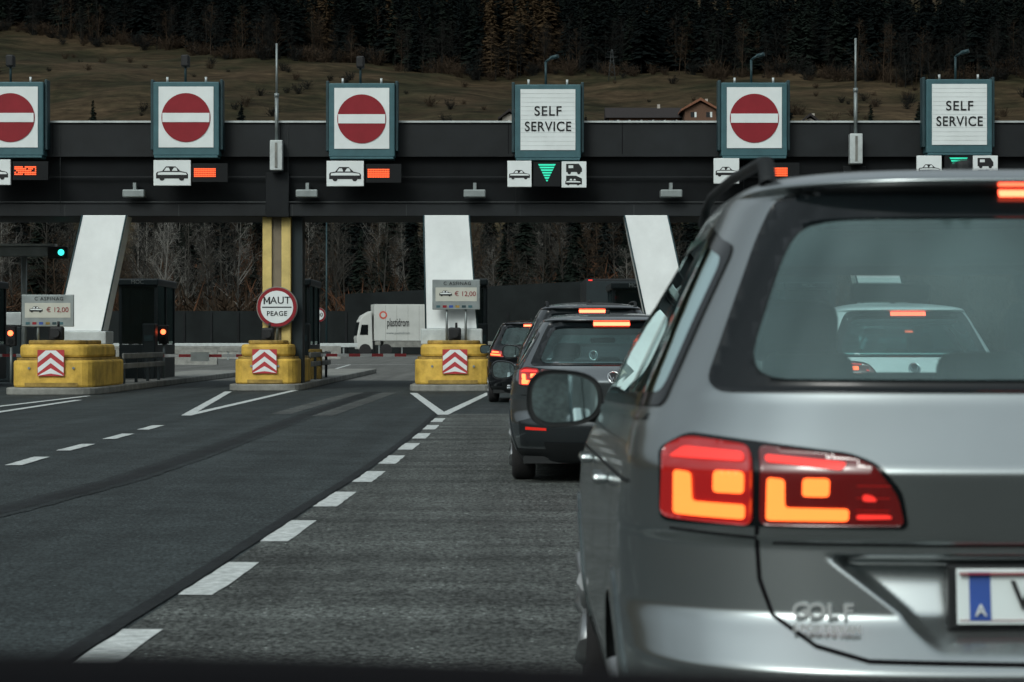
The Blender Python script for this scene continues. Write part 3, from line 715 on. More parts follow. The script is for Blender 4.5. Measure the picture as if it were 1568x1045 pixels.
class Car:
    nR=3.2; nF=2.6
    def __init__(s,name,loc,rz,H=1.68,L=4.34,W=.90,pt=None,hi=False,recess=True,lift=0):
        s.e=empty(name,loc,rz); s.L=L; s.k=H/1.68; s.hi=hi; s.pt=pt; s.recess=recess
        z=np.arange(.1,1.75,.002)
        def tab(a,b,sg=5):
            v=np.interp(z,a,b); kx=np.exp(-.5*(np.arange(-20,21)/sg)**2); kx/=kx.sum()
            vp=np.pad(v,20,mode='edge'); return np.convolve(vp,kx,'valid')
        s.z=z
        s.Rt=tab([.2,.30,.40,.57,.59,.675,.69,.83,.845,.985,.997,1.125,1.14,1.5,1.575,1.582,1.592,1.615,1.63,1.65,1.67,1.68],
                 [.16,.08,.03,.0,.0,.075,.085,.085,.07,.025,.035,.133,.140,.37,.43,.36,.36,.42,.60,.95,1.4,1.9],2.5)
        s.Wt=tab([.2,.3,.45,.65,.85,1.0,1.06,1.13,1.3,1.5,1.56,1.60,1.625,1.65,1.67,1.68],
                 [.80,.86,.89,.90,.895,.875,.86,.835,.755,.655,.625,.59,.53,.43,.27,.03],4)*W/.9
        s.Ft=tab([.2,.35,.55,.75,.85,.92,.98,1.03,1.06,1.5,1.56,1.60,1.65,1.68],
                 [L-.12,L-.03,L,L-.06,L-.18,L-.45,L-.85,L-1.12,L-1.2,L-2.0,L-2.15,L-2.25,L-2.3,2.0],4)
    def W_(s,z): return np.interp(z,s.z,s.Wt)
    def R_(s,z): return np.interp(z,s.z,s.Rt)
    def F_(s,z): return np.interp(z,s.z,s.Ft)
    def D_(s,z): 
        h=(s.F_(z)-s.R_(z))/2; return np.minimum(.7,h*.95),np.minimum(1.0,h*.95)
    def rec(s,x,z):
        if not s.recess: return 0
        x=np.abs(x); ed=np.interp(z,[.62,.70,.815],[.29,.354,.50])
        d=np.interp(z,[.60,.62,.795,.815],[0,.0,.085,.0])
        t=np.clip((ed-x)/.03,0,1); return d*t*t*(3-2*t)
    def rear(s,x,z):
        w=s.W_(z); D,_=s.D_(z); t=np.minimum(np.abs(x)/w,.99999); y=s.R_(z)+D*(1-(1-t**s.nR)**(1/s.nR))+s.rec(x,z)
        return np.array([x,y,z])
    def side(s,y,z,sg):
        w=s.W_(z);D,Df=s.D_(z);R=s.R_(z);F=s.F_(z)
        if y<R+D: t=min(1,(R+D-y)/D); x=w*(1-t**s.nR)**(1/s.nR)
        elif y>F-Df: t=min(1,(y-F+Df)/Df); x=w*(1-t**s.nF)**(1/s.nF)
        else: x=w
        return np.array([sg*x,y,z])
    def front(s,x,z):
        w=s.W_(z);_,Df=s.D_(z);t=min(abs(x)/w,.99999); return np.array([x,s.F_(z)-Df*(1-(1-t**s.nF)**(1/s.nF)),z])
    def mapper(s,kind):
        if kind=='rear': return s.rear
        if kind=='front': return s.front
        if kind=='L': return lambda u,v:s.side(u,v,-1)
        return lambda u,v:s.side(u,v,1)
    def patch(s,name,poly,kind,off,mat,hole=None,res=.03,skirt=0):
        f=s.mapper(kind)
        def rs(P):
            out=[]
            for i in range(len(P)):
                a=Vector(P[i]);b=Vector(P[(i+1)%len(P)]); k=max(1,int((b-a).length/res))
                out+=[tuple(a.lerp(b,j/k)) for j in range(k)]
            return out
        P=rs(poly); loops=[P]; 
        if hole: loops.append(rs(hole))
        pts=[];edges=[]
        for Lp in loops:
            b=len(pts); pts+=Lp; edges+=[(b+i,b+(i+1)%len(Lp)) for i in range(len(Lp))]
        xs=[p[0] for p in P];ys=[p[1] for p in P]
        gx_,gy_=np.meshgrid(np.arange(min(xs)+res/2,max(xs),res),np.arange(min(ys)+res/2,max(ys),res))
        ins=inside(P,gx_,gy_)
        if hole: ins&=~inside(hole,gx_,gy_)
        pts+=list(zip(gx_[ins].tolist(),gy_[ins].tolist()))
        r=delaunay_2d_cdt([Vector(p) for p in pts],edges,[],1,1e-5)
        vv=np.array([(v.x,v.y) for v in r[0]]); ff=r[2]
        if hole:
            cc=np.array([vv[list(t)].mean(0) for t in ff]); kp=~inside(hole,cc[:,0],cc[:,1]); ff=[t for t,k in zip(ff,kp) if k]
        if not ff: return
        V=[]
        for u,v in vv:
            h=.002; p=f(u,v); du=f(u+h,v)-f(u-h,v); dv=f(u,v+h)-f(u,v-h); n=np.cross(du,dv); n/=np.linalg.norm(n)+1e-12
            c=p-np.array([0,s.L/2,.8]); c[1]*=.6
            if n@c<0: n=-n
            V.append((p,n))
        Q=[(p+n*off) for p,n in V]
        ff=[tuple(t) for t in ff]
        if skirt:
            from collections import Counter
            ec=Counter()
            for t in ff:
                for i in range(3): ec[frozenset((t[i],t[(i+1)%3]))]+=1
            nb=len(Q); Q+=[p-n*skirt for p,n in V]
            for t in list(ff):
                for i in range(3):
                    a,b=t[i],t[(i+1)%3]
                    if ec[frozenset((a,b))]==1: ff.append((a,b,nb+b,nb+a))
        Q=[(q[0],q[1],q[2]*s.k) for q in Q]
        return mesh(name,Q,ff,mat,s.e,smooth=True)
    def line(s,name,pts,kind,w=.006,off=.0015,mat=None):
        dense=[]
        for i in range(len(pts)-1):
            a=Vector(pts[i]);b=Vector(pts[i+1]);k=max(1,int((b-a).length/.03))
            dense+=[a.lerp(b,j/k) for j in range(k)]
        dense.append(Vector(pts[-1])); fn=s.mapper(kind); V=[];F=[]
        for i,p in enumerate(dense):
            d=(dense[min(i+1,len(dense)-1)]-dense[max(i-1,0)]).normalized(); n=Vector((-d.y,d.x))*w/2
            for q in (p+n,p-n):
                P=fn(q.x,q.y)
                nn_=np.array([0,-1,0]) if kind=='rear' else (np.array([0,1,0]) if kind=='front' else np.array([math.copysign(1,P[0]),0,0]))
                if kind=='rear': nn_=np.array([math.copysign(.5*min(1,abs(P[0])/.7),P[0]),-1,0.2])
                P=P+nn_*off; V.append((P[0],P[1],P[2]*s.k))
        F=[(2*i,2*i+1,2*i+3,2*i+2) for i in range(len(dense)-1)]
        mesh(name,V,F,mat or m_gap,s.e)
    def body(s,rearcut,sidecuts,frontcut,wheels,wr):
        hi=s.hi
        nA=int(90 if hi else 20); nB=int(30 if hi else 12); nC=int(110 if hi else 56); nD=14
        tA=np.linspace(0,.86,nA); sA=1-(1-.86**s.nR)**(1/s.nR); sB=np.linspace(sA,1,nB+1)[1:]
        qC=np.linspace(0,1,nC+1)[1:-1]
        sF=1-(1-.8**s.nF)**(1/s.nF); sE=np.linspace(1,sF,nD); tF=np.linspace(.8,0,nA//2+4)[1:]
        zs=np.concatenate([np.linspace(.2,.56,30),np.linspace(.565,.86,70),np.linspace(.87,1.56,80)]) if hi else np.linspace(.2,1.56,62)
        zs=np.concatenate([zs,np.linspace(1.563,1.679,40 if hi else 20)])
        rows=[]
        for z in zs:
            w=float(s.W_(z));R=float(s.R_(z));F=float(s.F_(z));D,Df=s.D_(z);D=float(D);Df=float(Df); r=[]
            for t in tA: r.append((w*t,R+D*(1-(1-t**s.nR)**(1/s.nR))))
            for q in sB: r.append((w*(1-(1-q)**s.nR)**(1/s.nR),R+D*q))
            for q in qC: r.append((w,(R+D)*(1-q)+(F-Df)*q))
            for q in sE: r.append((w*(1-(1-q)**s.nF)**(1/s.nF),F-Df*q))
            for t in tF: r.append((w*t,F-Df*(1-(1-t**s.nF)**(1/s.nF))))
            r=np.array(r); r[:nA+nB,1]+=s.rec(r[:nA+nB,0],z)
            rows.append(np.column_stack([r,np.full(len(r),z)]))
        G=np.array(rows); nr,nc,_=G.shape
        C=(G[:-1,:-1]+G[1:,:-1]+G[:-1,1:]+G[1:,1:])/4
        col=np.arange(nc-1)[None,:]+np.zeros((nr-1,1)); kill=np.zeros((nr-1,nc-1),bool)
        isr=col<nA+nB-1
        kill|= isr&inside(rearcut,C[...,0],C[...,2])&(C[...,1]<1.0)
        kill|= (col>nc*0.5)&inside(frontcut,C[...,0],C[...,2])&(C[...,1]>s.L*.45)&(C[...,2]>1.05)
        for sc_ in sidecuts: kill|= (C[...,0]>.35)&inside(sc_,C[...,1],C[...,2])&(col>=nA)
        for wy in wheels: kill|= ((C[...,1]-wy)**2+(C[...,2]-.33)**2<(wr+.035)**2)&(C[...,0]>.5)
        V=G.reshape(-1,3).copy(); V2=V.copy(); V2[:,0]*=-1; n=len(V); VV=np.concatenate([V,V2]); VV[:,2]*=s.k
        F=[];mi=[]
        for i in range(nr-1):
            for j in range(nc-1):
                if kill[i,j]: continue
                a=i*nc+j; q=(a,a+1,a+nc+1,a+nc); m=1 if C[i,j,2]<.34 else 0
                F.append(q); F.append((n+q[3],n+q[2],n+q[1],n+q[0])); mi+=[m,m]
        o=mesh('body_shell',VV,F,None,s.e,smooth=True,mats=[s.pt,m_plastic],midx=mi)
        wl=o.modifiers.new('w','WELD'); wl.merge_threshold=.0004
        box('underbody',(-.78,.78),(.2,s.L-.25),(.19*s.k,.26*s.k),m_plastic,s.e)
        box('cabin_floor',(-.70,.70),(.35,s.L-1.0),(.45*s.k,.5*s.k),m_int,s.e)
    def wheel(s,x,y,r):
        prof=[(-.10,r*.62),(-.105,r*.9),(-.08,r*.985),(-.03,r),(.03,r),(.08,r*.985),(.105,r*.9),(.10,r*.62)]
        n=40;V=[];F=[]
        for i in range(n):
            t=2*math.pi*i/n
            for a,b in prof: V.append((x+a,y+b*math.cos(t),r+b*math.sin(t)))
        k=len(prof)
        for i in range(n):
            for j in range(k-1): F.append((i*k+j,i*k+j+1,((i+1)%n)*k+j+1,((i+1)%n)*k+j))
        mesh('tyre',V,F,m_tyre,s.e,smooth=True)
        sg=math.copysign(1,x)
        cyl('rim_barrel',(x-.09*sg,y,r),(x+.05*sg,y,r),r*.63,m_plastic,s.e,n=32)
        for i in range(5):
            t=2*math.pi*i/5
            a=Vector((x+.08*sg,y+.03*math.cos(t),r+.03*math.sin(t))); b=Vector((x+.085*sg,y+r*.62*math.cos(t),r+r*.62*math.sin(t)))
            cyl('rim_spoke',a,b,.035,m_rim,s.e,.05,8)
        cyl('hub',(x+.06*sg,y,r),(x+.105*sg,y,r),.06,m_rim,s.e)
        xi=x-.12*sg; xo=x-.4*sg
        box('wheel_well',(min(xi,xo),max(xi,xo)),(y-r-.06,y+r+.06),(.25,r*2+.12),m_plastic,s.e)
def build_car(name,loc,rz,H,pt,hi=False,L=4.34,W=.9,rails=False,recess=True,glass=None,tail='a',lower=None):
    c=Car(name,loc,rz,H,L,W,pt,hi,recess); res=.02 if hi else .06
    glass=glass or m_cglass; lit=m_lit if hi else m_farlit
    RW=[(-.725,1.140),(.725,1.140),(.585,1.48),(.535,1.573),(-.535,1.573),(-.585,1.48)]
    RI=[(-.645,1.165),(.645,1.165),(.535,1.45),(.48,1.505),(-.48,1.505),(-.535,1.45)]
    rw=rnd(RW,.05); ri=rnd(RI,.09); mid=rnd(offset_poly(RW,.03),.04)
    SW=[(.43,1.105),(L-1.38,1.06),(L-2.02,1.47),(.98,1.52),(.62,1.46)]
    sw=rnd(SW,.04); si=rnd(offset_poly(SW,.03),.04); sm=rnd(offset_poly(SW,.018),.04)
    FW=[(-.76,1.08),(.76,1.08),(.58,1.5),(-.58,1.5)]
    fw=rnd(FW,.05); fi=rnd(offset_poly(FW,.06),.05); fm=offset_poly(FW,.03)
    wy=[.80,L-.88]; wr=.32
    c.body(mid,[sm],fm,wy,wr)
    c.patch('rear_window_frame',rw,'rear',.004,m_frit,hole=ri,res=res,skirt=.01)
    c.patch('rear_window',ri,'rear',.002,glass,res=res*2)
    for kd in('L','R'):
        c.patch('side_window_frame',sw,kd,.004,m_frit,hole=si,res=res*1.5)
        c.patch('side_window',si,kd,.002,m_sglass,res=res*3)
        for a,b2 in((1.02,1.10),(1.95,2.05)):
            c.patch('window_pillar',[(a,1.12),(b2,1.12),(b2-.05 if a<1.5 else b2,1.46),(a-.02,1.46)],kd,.005,m_frit,res=res*3)
        for y in wy:
            A=[];n=24
            for i in range(n+1):
                t=-.35+(math.pi+.7)*i/n; A.append((y+(wr+.075)*math.cos(t),.33+(wr+.075)*math.sin(t)))
            for i in range(n,-1,-1):
                t=-.35+(math.pi+.7)*i/n; A.append((y+(wr+.02)*math.cos(t),.33+(wr+.02)*math.sin(t)))
            A=[(a,max(.215,b)) for a,b in A]
            c.patch('wheel_arch_lip',A,kd,.008,pt,res=.03,skirt=.05)
        c.line('door_gap',[(1.25,.40),(1.08,.62),(1.0,.75),(1.0,1.08)],kd)
        c.line('door_gap',[(2.0,.32),(2.0,1.06)],kd); c.line('door_gap',[(3.05,.32),(3.12,1.03)],kd)
        c.line('sill_gap',[(1.25,.36),(3.05,.36)],kd,.01); c.line('shoulder_crease_shade',[(.5,.94),(3.4,.90)],kd,.008,mat=m_plastic)  # shade of the shoulder crease laid on as a dark strip
        c.line('belt_trim',[(.5,1.085),(L-1.4,1.04)],kd,.016,.006,m_chrome)
        sg=-1 if kd=='L' else 1
        for y in (1.25,2.25):
            p=c.side(y,.90,sg); box('door_handle',sorted((p[0],p[0]+sg*.04)),(y,y+.2),(.885*c.k,.912*c.k),pt,c.e,.012)
        yM=L-1.62; zM=1.065*c.k; bx=c.side(yM,1.04,sg)[0]
        cx=bx+sg*.165
        n=32;V=[];F=[]
        prof=[(0.0,1.0,1.0),(.01,1.03,1.03),(.05,1.0,1.0),(.09,.85,.86),(.125,.55,.58),(.14,.05,.05)]
        for d,a,b in prof:
            for i in range(n):
                t=2*math.pi*i/n; ex=abs(math.cos(t))**.7*math.copysign(1,math.cos(t)); ez=abs(math.sin(t))**.75*math.copysign(1,math.sin(t))
                V.append((cx+.118*a*ex,yM+d,zM+.088*b*ez*(1-.12*sg*-ex)))
        for j in range(len(prof)-1):
            for i in range(n): F.append((j*n+i,j*n+(i+1)%n,(j+1)*n+(i+1)%n,(j+1)*n+i))
        mesh('mirror_housing',V,F,m_plastic if hi else pt,c.e,smooth=True)
        mesh('mirror_glass',[(cx+(v[0]-cx)*.88,yM-.002-(v[2]-zM)*.10,zM+(v[2]-zM)*.86) for v in V[:n]],[tuple(range(n))],m_mirror,c.e)
        mesh('mirror_bezel',[(v[0],yM+.012,v[2]) for v in V[:n]],[tuple(range(n))],m_plastic,c.e)
        cyl('mirror_arm',(bx-sg*.05,yM+.08,zM-.06),(cx-sg*.02,yM+.07,zM-.03),.038,m_plastic,c.e)
    c.patch('windscreen_frame',fw,'front',.004,m_frit,hole=fi,res=.06)
    c.patch('windscreen',fi,'front',.002,m_cglass,res=.1)
    dzl=0 if hi else .075
    for sg in(-1,1):
        def mp(P): return [(sg*-a,b+(dzl if tail=='a' else 0)) for a,b in P]
        if tail=='a':
            o=rnd([(-.812,.880),(-.640,.873),(-.643,1.030),(-.76,1.045),(-.808,1.02)],.02)
            i=rnd([(-.625,.875),(-.345,.879),(-.362,.940),(-.40,.988),(-.45,1.010),(-.627,1.030)],.018)
            c.patch('tail_lens_outer',mp(o),'rear',.010,m_lens,res=.012 if hi else .04,skirt=.02)
            c.patch('tail_lens_inner',mp(i),'rear',.010,m_lensd,res=.012 if hi else .04,skirt=.02)
            c.patch('tail_surround',mp(rnd([(-.818,.870),(-.335,.869),(-.352,.945),(-.40,1.0),(-.45,1.02),(-.76,1.056),(-.82,1.02)],.02)),'rear',.003,m_frit,res=.012 if hi else .04)
            els=[([(-.785,.890),(-.652,.887),(-.652,.917),(-.750,.919),(-.753,.978),(-.785,.980)],lit),
                 ([(-.712,.940),(-.655,.940),(-.655,.982),(-.712,.982)],lit),
                 ([(-.612,.887),(-.455,.889),(-.455,.914),(-.577,.914),(-.579,.972),(-.612,.975)],lit),
                 ([(-.545,.938),(-.494,.938),(-.494,.975),(-.545,.975)],lit),
                 ([(-.795,1.000),(-.655,.995),(-.655,1.014),(-.765,1.022)],m_lit2),
                 ([(-.615,.995),(-.47,.985),(-.46,.996),(-.615,1.010)],m_lit2),
                 ([(-.44,.893),(-.37,.895),(-.375,.903),(-.44,.903)],m_lit2),([(-.43,.93),(-.40,.93),(-.41,.942),(-.43,.945)],m_lit2)]
            for P,mt in els: c.patch('lit_segment',mp(rnd(P,.008,3)),'rear',.0135,mt,res=.012 if hi else .04)
            for zz in (.905,.93,.955): c.line('lens_rib',mp([(-.44,zz),(-.375,zz)]),'rear',.002,.0125,m_lens)
        else:
            o=rnd([(-.84,.93),(-.56,.92),(-.60,1.03),(-.80,1.07)],.02)
            c.patch('tail_lens',mp(o),'rear',.010,m_lens,res=.04,skirt=.02)
            for P in ([(-.82,.955),(-.62,.945),(-.63,.975),(-.82,.985)],[(-.80,1.0),(-.66,.995),(-.67,1.02),(-.79,1.03)]):
                c.patch('lit_segment',mp(P),'rear',.0135,lit,res=.03)
        c.patch('bumper_reflector',[(sg*-a,b) for a,b in [(-.76,.52),(-.58,.515),(-.58,.54),(-.76,.55)]],'rear',.006,m_refl,res=.03)
    c.patch('high_brake_light',[(-.085,1.548),(.085,1.548),(.085,1.566),(-.085,1.566)] if hi else [(-.16,1.525),(.16,1.525),(.16,1.562),(-.16,1.562)],'rear',.012,m_brk,res=.03)
    for sg in(-1,1):
        c.line('tailgate_gap',[(sg*.632,1.03),(sg*.632,.86),(sg*.625,.76),(sg*.60,.69),(sg*.52,.635),(sg*.42,.61),(0,.605)],'rear',.008,.002)
        c.line('bumper_gap',[(sg*.632,.845),(sg*.80,.855)],'rear',.005,.002)
    c.line('tailgate_crease_shade',[(-.60,.835),(.60,.835)],'rear',.005,.001)  # dark line painted for the shade along the tailgate crease
    pz=.735
    yP=float(c.rear(0,.66)[1])-.012
    def pq(x0,x1,z0,z1,o,mat,nm):
        mesh(nm,[(x0,yP-o,z0*c.k),(x1,yP-o,z0*c.k),(x1,yP-o+.012,z1*c.k),(x0,yP-o+.012,z1*c.k)],[(0,1,2,3)],mat,c.e)
    box('plate_holder',(-.255,.255),(yP+.014,yP+.05),((pz-.068)*c.k,(pz+.062)*c.k),m_plastic,c.e,.005)
    pq(-.24,.24,pz-.055,pz+.055,0,m_plate,'number_plate'); pq(-.215,-.172,pz-.048,pz+.048,.002,m_blue,'plate_country_band')
    for q in (.044,-.048): pq(-.235,.238,pz+q,pz+q+.003,.0025,m_red,'plate_stripe')
    if hi:
        text('A',.034,(-.1935,yP-.005,(pz-.028)*c.k),m_white,c.e); text('W 4821K',.085,(.035,yP-.004,pz*c.k),m_black,c.e)
        # raised badge lettering: each letter sits on the panel below it
        for t,zz,sz,sx,st in (('GOLF',.700,.040,1.2,.031),('SPORTSVAN',.668,.021,1.0,.0150)):
            for i,ch in enumerate(t):
                x=-.500+(i-(len(t)-1)/2)*st
                y=min(float(c.rear(x,zz+q)[1]) for q in(-.014,0,.014))
                t1=text(ch,sz,(x,y-.007,zz),m_letter,c.e,sx=sx,off=.0008)
    else: text('G 731KM',.085,(.03,yP-.004,pz*c.k),m_black,c.e)
    zb_=.995 if hi else 1.03
    cc=[(.055*math.cos(t*.3142),zb_+.055*math.sin(t*.3142)) for t in range(20)]; ci=[(.043*math.cos(t*.3142),zb_+.043*math.sin(t*.3142)) for t in range(20)]
    c.patch('badge_ring',cc,'rear',.010,m_chrome,hole=ci,res=.02,skirt=.01); c.patch('badge_face',ci,'rear',.005,m_plastic,res=.03)
    c.line('badge_mark',[(-.034,zb_+.025),(-.012,zb_-.035),(0,zb_),(.012,zb_-.035),(.034,zb_+.025)],'rear',.008,.012,m_chrome)
    if lower: c.patch('bumper_cover',[(-.80,.36),(.80,.36),(.82,.60),(.62,.66),(-.62,.66),(-.82,.60)],'rear',.005,lower,res=.05)
    c.patch('lower_bumper_trim',[(-.55,.22),(.55,.22),(.60,.40),(-.60,.40)],'rear',.009,m_plastic,res=.06)
    for sx in(-1,1):
        for y in wy: c.wheel(sx*(W-.125),y,.315)
    for sx in(-.36,.36):
        box('front_seat_back',(sx-.24,sx+.24),(L-2.55,L-2.40),(.5,1.15*c.k),m_int,c.e,.06,3)
        box('front_headrest',(sx-.13,sx+.13),(L-2.58,L-2.48),(1.19*c.k,1.36*c.k),m_int,c.e,.05,3)
        box('front_seat_base',(sx-.25,sx+.25),(L-2.5,L-2.0),(.5,.66),m_int,c.e,.05,3)
        cyl('headrest_rod',(sx,L-2.52,1.1*c.k),(sx,L-2.52,1.22*c.k),.012,m_chrome,c.e)
    box('rear_bench_back',(-.62,.62),(.95,1.08),(.5,1.08*c.k),m_int,c.e,.06,3)
    for sx in(-.42,0,.42): box('rear_headrest',(sx-.11,sx+.11),(.95,1.04),(1.10*c.k,1.22*c.k),m_int,c.e,.04,3)
    box('parcel_shelf',(-.6,.6),(.32,.94),(1.04*c.k,1.06*c.k),m_int2,c.e,.01)
    box('dashboard',(-.7,.7),(L-1.75,L-1.35),(.7,1.0*c.k),m_int2,c.e,.06,3)
    box('interior_mirror',(-.12,.12),(L-2.02,L-1.99),(1.36*c.k,1.42*c.k),m_black,c.e,.02)
    box('headliner',(-.48,.48),(.75,2.2),(1.57*c.k,1.58*c.k),m_int2,c.e)
    if rails:
        for sg in(-1,1):
            pts=[(.72,1.600),(.76,1.650),(.88,1.664),(1.6,1.675),(2.2,1.668),(2.4,1.645),(2.45,1.60)]
            V=[];F=[];n=10; X=sg*.545
            for i,(y,z) in enumerate(pts):
                a=pts[max(0,i-1)];b=pts[min(len(pts)-1,i+1)]; d=Vector((b[0]-a[0],b[1]-a[1])).normalized()
                rr=.014 if 1<i<len(pts)-1 else .022
                for j in range(n):
                    t=2*math.pi*j/n; V.append((X+rr*.9*math.cos(t),y-d.y*rr*math.sin(t),(z+d.x*rr*math.sin(t))*c.k))
            for i in range(len(pts)-1):
                for j in range(n): F.append((i*n+j,i*n+(j+1)%n,(i+1)*n+(j+1)%n,(i+1)*n+j))
            mesh('roof_rail',V,F,m_plastic,c.e,smooth=True)
    box('roof_antenna',(-.02,.02),(1.2,1.3),(1.65*c.k,1.70*c.k),m_plastic,c.e,.012)
    for sg in(-1,1): c.patch('headlamp',[(sg*.45,.72),(sg*.80,.74),(sg*.80,.84),(sg*.45,.80)],'front',.006,m_chrome,res=.06)
    c.patch('grille',[(-.43,.70),(.43,.70),(.43,.77),(-.43,.77)],'front',.006,m_plastic,res=.06)
    return c
build_car('minivan',(1.13,4.5,.004),0,1.68,m_silver,hi=True,rails=True,glass=m_hglass)
build_car('hatchback_car',(.88,19.8,.008),0,1.51,m_mid,recess=False,lower=m_dark)
build_car('suv',(.98,27.5,.008),0,1.74,m_dark,W=.93,rails=True,recess=False,tail='b')
build_car('estate_car',(.40,46,.004),0,1.69,m_blackp,recess=False,tail='b')
build_car('white_car',(3.62,20.5,.004),0,1.62,m_whitep,recess=False)
build_car('estate_car',(5.9,33,.004),0,1.5,m_dark,recess=False,tail='b')

def boxtruck(name,x,y,w,h,rear_mat,L=7):
    e=empty(name,(x,y,.01))
    box('cargo_box',(-w/2,w/2),(0,L),(1.05,h),rear_mat,e,.04)
    box('door_frame',(-w/2+.05,w/2-.05),(-.03,-.003),(1.12,h-.1),m_booth,e,.01)
    box('door_split',(-.02,.02),(-.045,-.031),(1.15,h-.15),m_grey,e)
    box('chassis',(-.5,.5),(.2,L+1.8),(.65,1.0),m_black,e); box('bumper',(-w/2,w/2),(-.05,.1),(.5,.7),m_plastic,e,.02)
    box('cab',(-w/2+.05,w/2-.05),(L+.2,L+2.0),(.7,2.9),m_red,e,.12)
    box('cab_glass',(-w/2+.15,w/2-.15),(L+1.96,L+2.02),(1.7,2.5),m_frit,e)
    for sx in(-1,1):
        for yy in(1.5,2.5,L+1.1):
            cyl('wheel',(sx*(w/2-.32),yy,.48),(sx*(w/2-.02),yy,.48),.48,m_tyre,e,n=24)
        box('tail_lamp',(sx*(w/2-.22)-.13,sx*(w/2-.22)+.13),(-.07,-.052),(.72,.86),m_lit2,e); box('marker_lamp',(sx*(w/2-.2)-.08,sx*(w/2-.2)+.08),(-.05,-.032),(h-.09,h-.04),m_lit2,e)
    box('top_lamp',(-.15,.15),(-.06,-.046),(h*.78,h*.80+.04),m_lit2,e)
boxtruck('delivery_truck',mx(942,92),92,2.4,3.75,m_gantry)
e=empty('lorry',(mx(573,190),190,.01),math.radians(10))
box('trailer_box',(0,8.5),(0,2.5),(1.25,4.3),m_lorryw,e,.04)
box('lower_skirt',(.8,8.2),(.05,2.45),(.72,1.247),m_kerb,e,.02)
for i in range(1,9): box('panel_seam',(i*.94,i*.94+.02),(-.006,-.001),(1.3,4.2),m_kerb,e)
prism('cab',[(-1.35,.55),(-1.45,1.5),(-1.2,2.9),(-.95,3.35),(-.2,3.75),(-.1,.55)],'y',.05,2.45,m_lorryw,e,.06)
prism('cab_side_window',[(-1.2,1.75),(-1.05,2.6),(-.5,2.6),(-.5,1.75)],'y',.03,.048,m_frit,e)
prism('windscreen',[(-1.47,1.7),(-1.44,1.7),(-1.22,2.8),(-1.25,2.8)],'y',.15,2.35,m_frit,e)
for x in(-.75,1.0,5.6,6.8,8.0): cyl('wheel',(x,.0,.5),(x,.35,.5),.5,m_tyre,e,n=24)
text('plastidrom',.95,(2.0,-.02,2.75),m_gantry,e,sx=.46,off=.01); disc('logo_dot',.75,3.4,.33,-.02,-.008,m_red2,e,24); disc('logo_core',.75,3.4,.2,-.03,-.021,m_lorryw,e,24)
text('www.plastidrom',.3,(2.0,-.02,1.9),m_grey,e)

e=empty('car_dashboard')
n=28;V=[];F=[]
prof=[(.60,.95),(.62,1.082),(.68,1.123),(.80,1.132),(.95,1.118),(1.10,1.06),(1.12,.95)]
for i in range(n+1):
    x=-.75+1.5*i/n
    for y,z in prof: V.append((x,y,z-.010*(abs(x+.35)/.75)**2-.003*math.sin(x*9)))
k=len(prof)
for i in range(n):
    for j in range(k-1): F.append((i*k+j,(i+1)*k+j,(i+1)*k+j+1,i*k+j+1))
mesh('dash_top',V,F,m_dash,e,smooth=True)
box('dash_lower',(-.74,.74),(.63,1.10),(.55,.948),m_dash,e,.02)

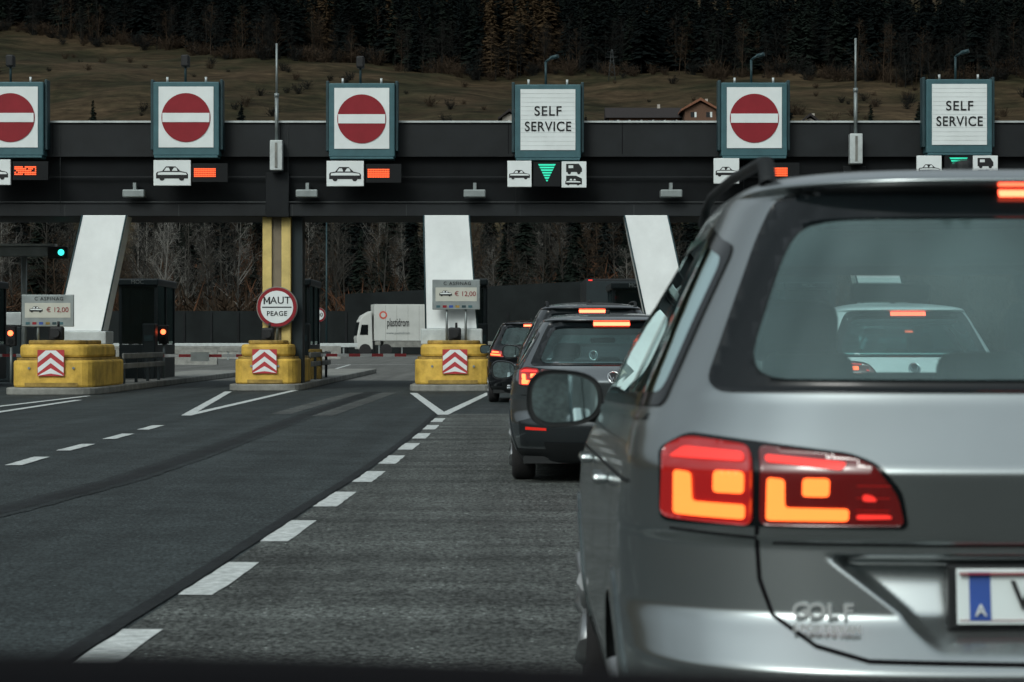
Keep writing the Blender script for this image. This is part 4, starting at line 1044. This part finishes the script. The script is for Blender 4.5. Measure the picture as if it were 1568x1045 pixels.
# ------------------------------------------------------------------ light
SE,SR=math.radians(36),math.radians(205)
w=bpy.data.worlds.new('World'); scene.world=w; w.use_nodes=True; nt=w.node_tree
bg=nt.nodes['Background']; sky=nn(nt,'ShaderNodeTexSky'); sky.sky_type='NISHITA'; sky.sun_disc=False
sky.sun_elevation=SE; sky.sun_rotation=SR; sky.air_density=1.0; sky.dust_density=4; sky.ozone_density=1
hs=nn(nt,'ShaderNodeHueSaturation'); hs.inputs['Saturation'].default_value=.22
nt.links.new(sky.outputs[0],hs.inputs['Color'])
tc=nn(nt,'ShaderNodeTexCoord'); sx=nn(nt,'ShaderNodeSeparateXYZ'); nt.links.new(tc.outputs['Generated'],sx.inputs[0])
mr=nn(nt,'ShaderNodeMapRange'); mr.inputs[1].default_value=0; mr.inputs[2].default_value=.9; mr.inputs[3].default_value=.28; mr.inputs[4].default_value=3.1
nt.links.new(sx.outputs['Z'],mr.inputs[0])
cn=nn(nt,'ShaderNodeTexNoise'); cn.inputs['Scale'].default_value=3; cn.inputs['Detail'].default_value=5; nt.links.new(tc.outputs['Generated'],cn.inputs['Vector'])
cr=nn(nt,'ShaderNodeMapRange'); cr.inputs[1].default_value=.35; cr.inputs[2].default_value=.65; cr.inputs[3].default_value=.72; cr.inputs[4].default_value=1.28
nt.links.new(cn.outputs['Fac'],cr.inputs[0])
mu=nn(nt,'ShaderNodeMath',operation='MULTIPLY'); nt.links.new(mr.outputs[0],mu.inputs[0]); nt.links.new(cr.outputs[0],mu.inputs[1])
vs1=nn(nt,'ShaderNodeVectorMath',operation='SCALE'); nt.links.new(hs.outputs[0],vs1.inputs[0]); nt.links.new(mu.outputs[0],vs1.inputs['Scale'])
vt=nn(nt,'ShaderNodeVectorMath',operation='MULTIPLY'); vt.inputs[1].default_value=(.92,1.0,.985); nt.links.new(vs1.outputs[0],vt.inputs[0])
nt.links.new(vt.outputs[0],bg.inputs[0]); bg.inputs[1].default_value=.075
sd=bpy.data.lights.new('sun','SUN'); sd.energy=.75; sd.angle=math.radians(16); sd.color=(1,.98,.93)
so=bpy.data.objects.new('sun',sd); COL.objects.link(so)
dirv=Vector((math.sin(SR)*math.cos(SE),math.cos(SR)*math.cos(SE),math.sin(SE)))
so.rotation_euler=dirv.to_track_quat('Z','Y').to_euler()
# ------------------------------------------------------------------ camera
cd=bpy.data.cameras.new('camera'); cam=bpy.data.objects.new('camera',cd); COL.objects.link(cam); scene.camera=cam
cam.location=(0,0,HC); cam.rotation_euler=(math.pi/2,0,0); cd.sensor_width=36; cd.lens=36*FP/1568; cd.clip_end=6000; cd.clip_start=.05
cd.dof.use_dof=True; cd.dof.focus_distance=50; cd.dof.aperture_fstop=8.5
scene.view_settings.view_transform='Standard'; scene.view_settings.look='None'; scene.view_settings.exposure=0
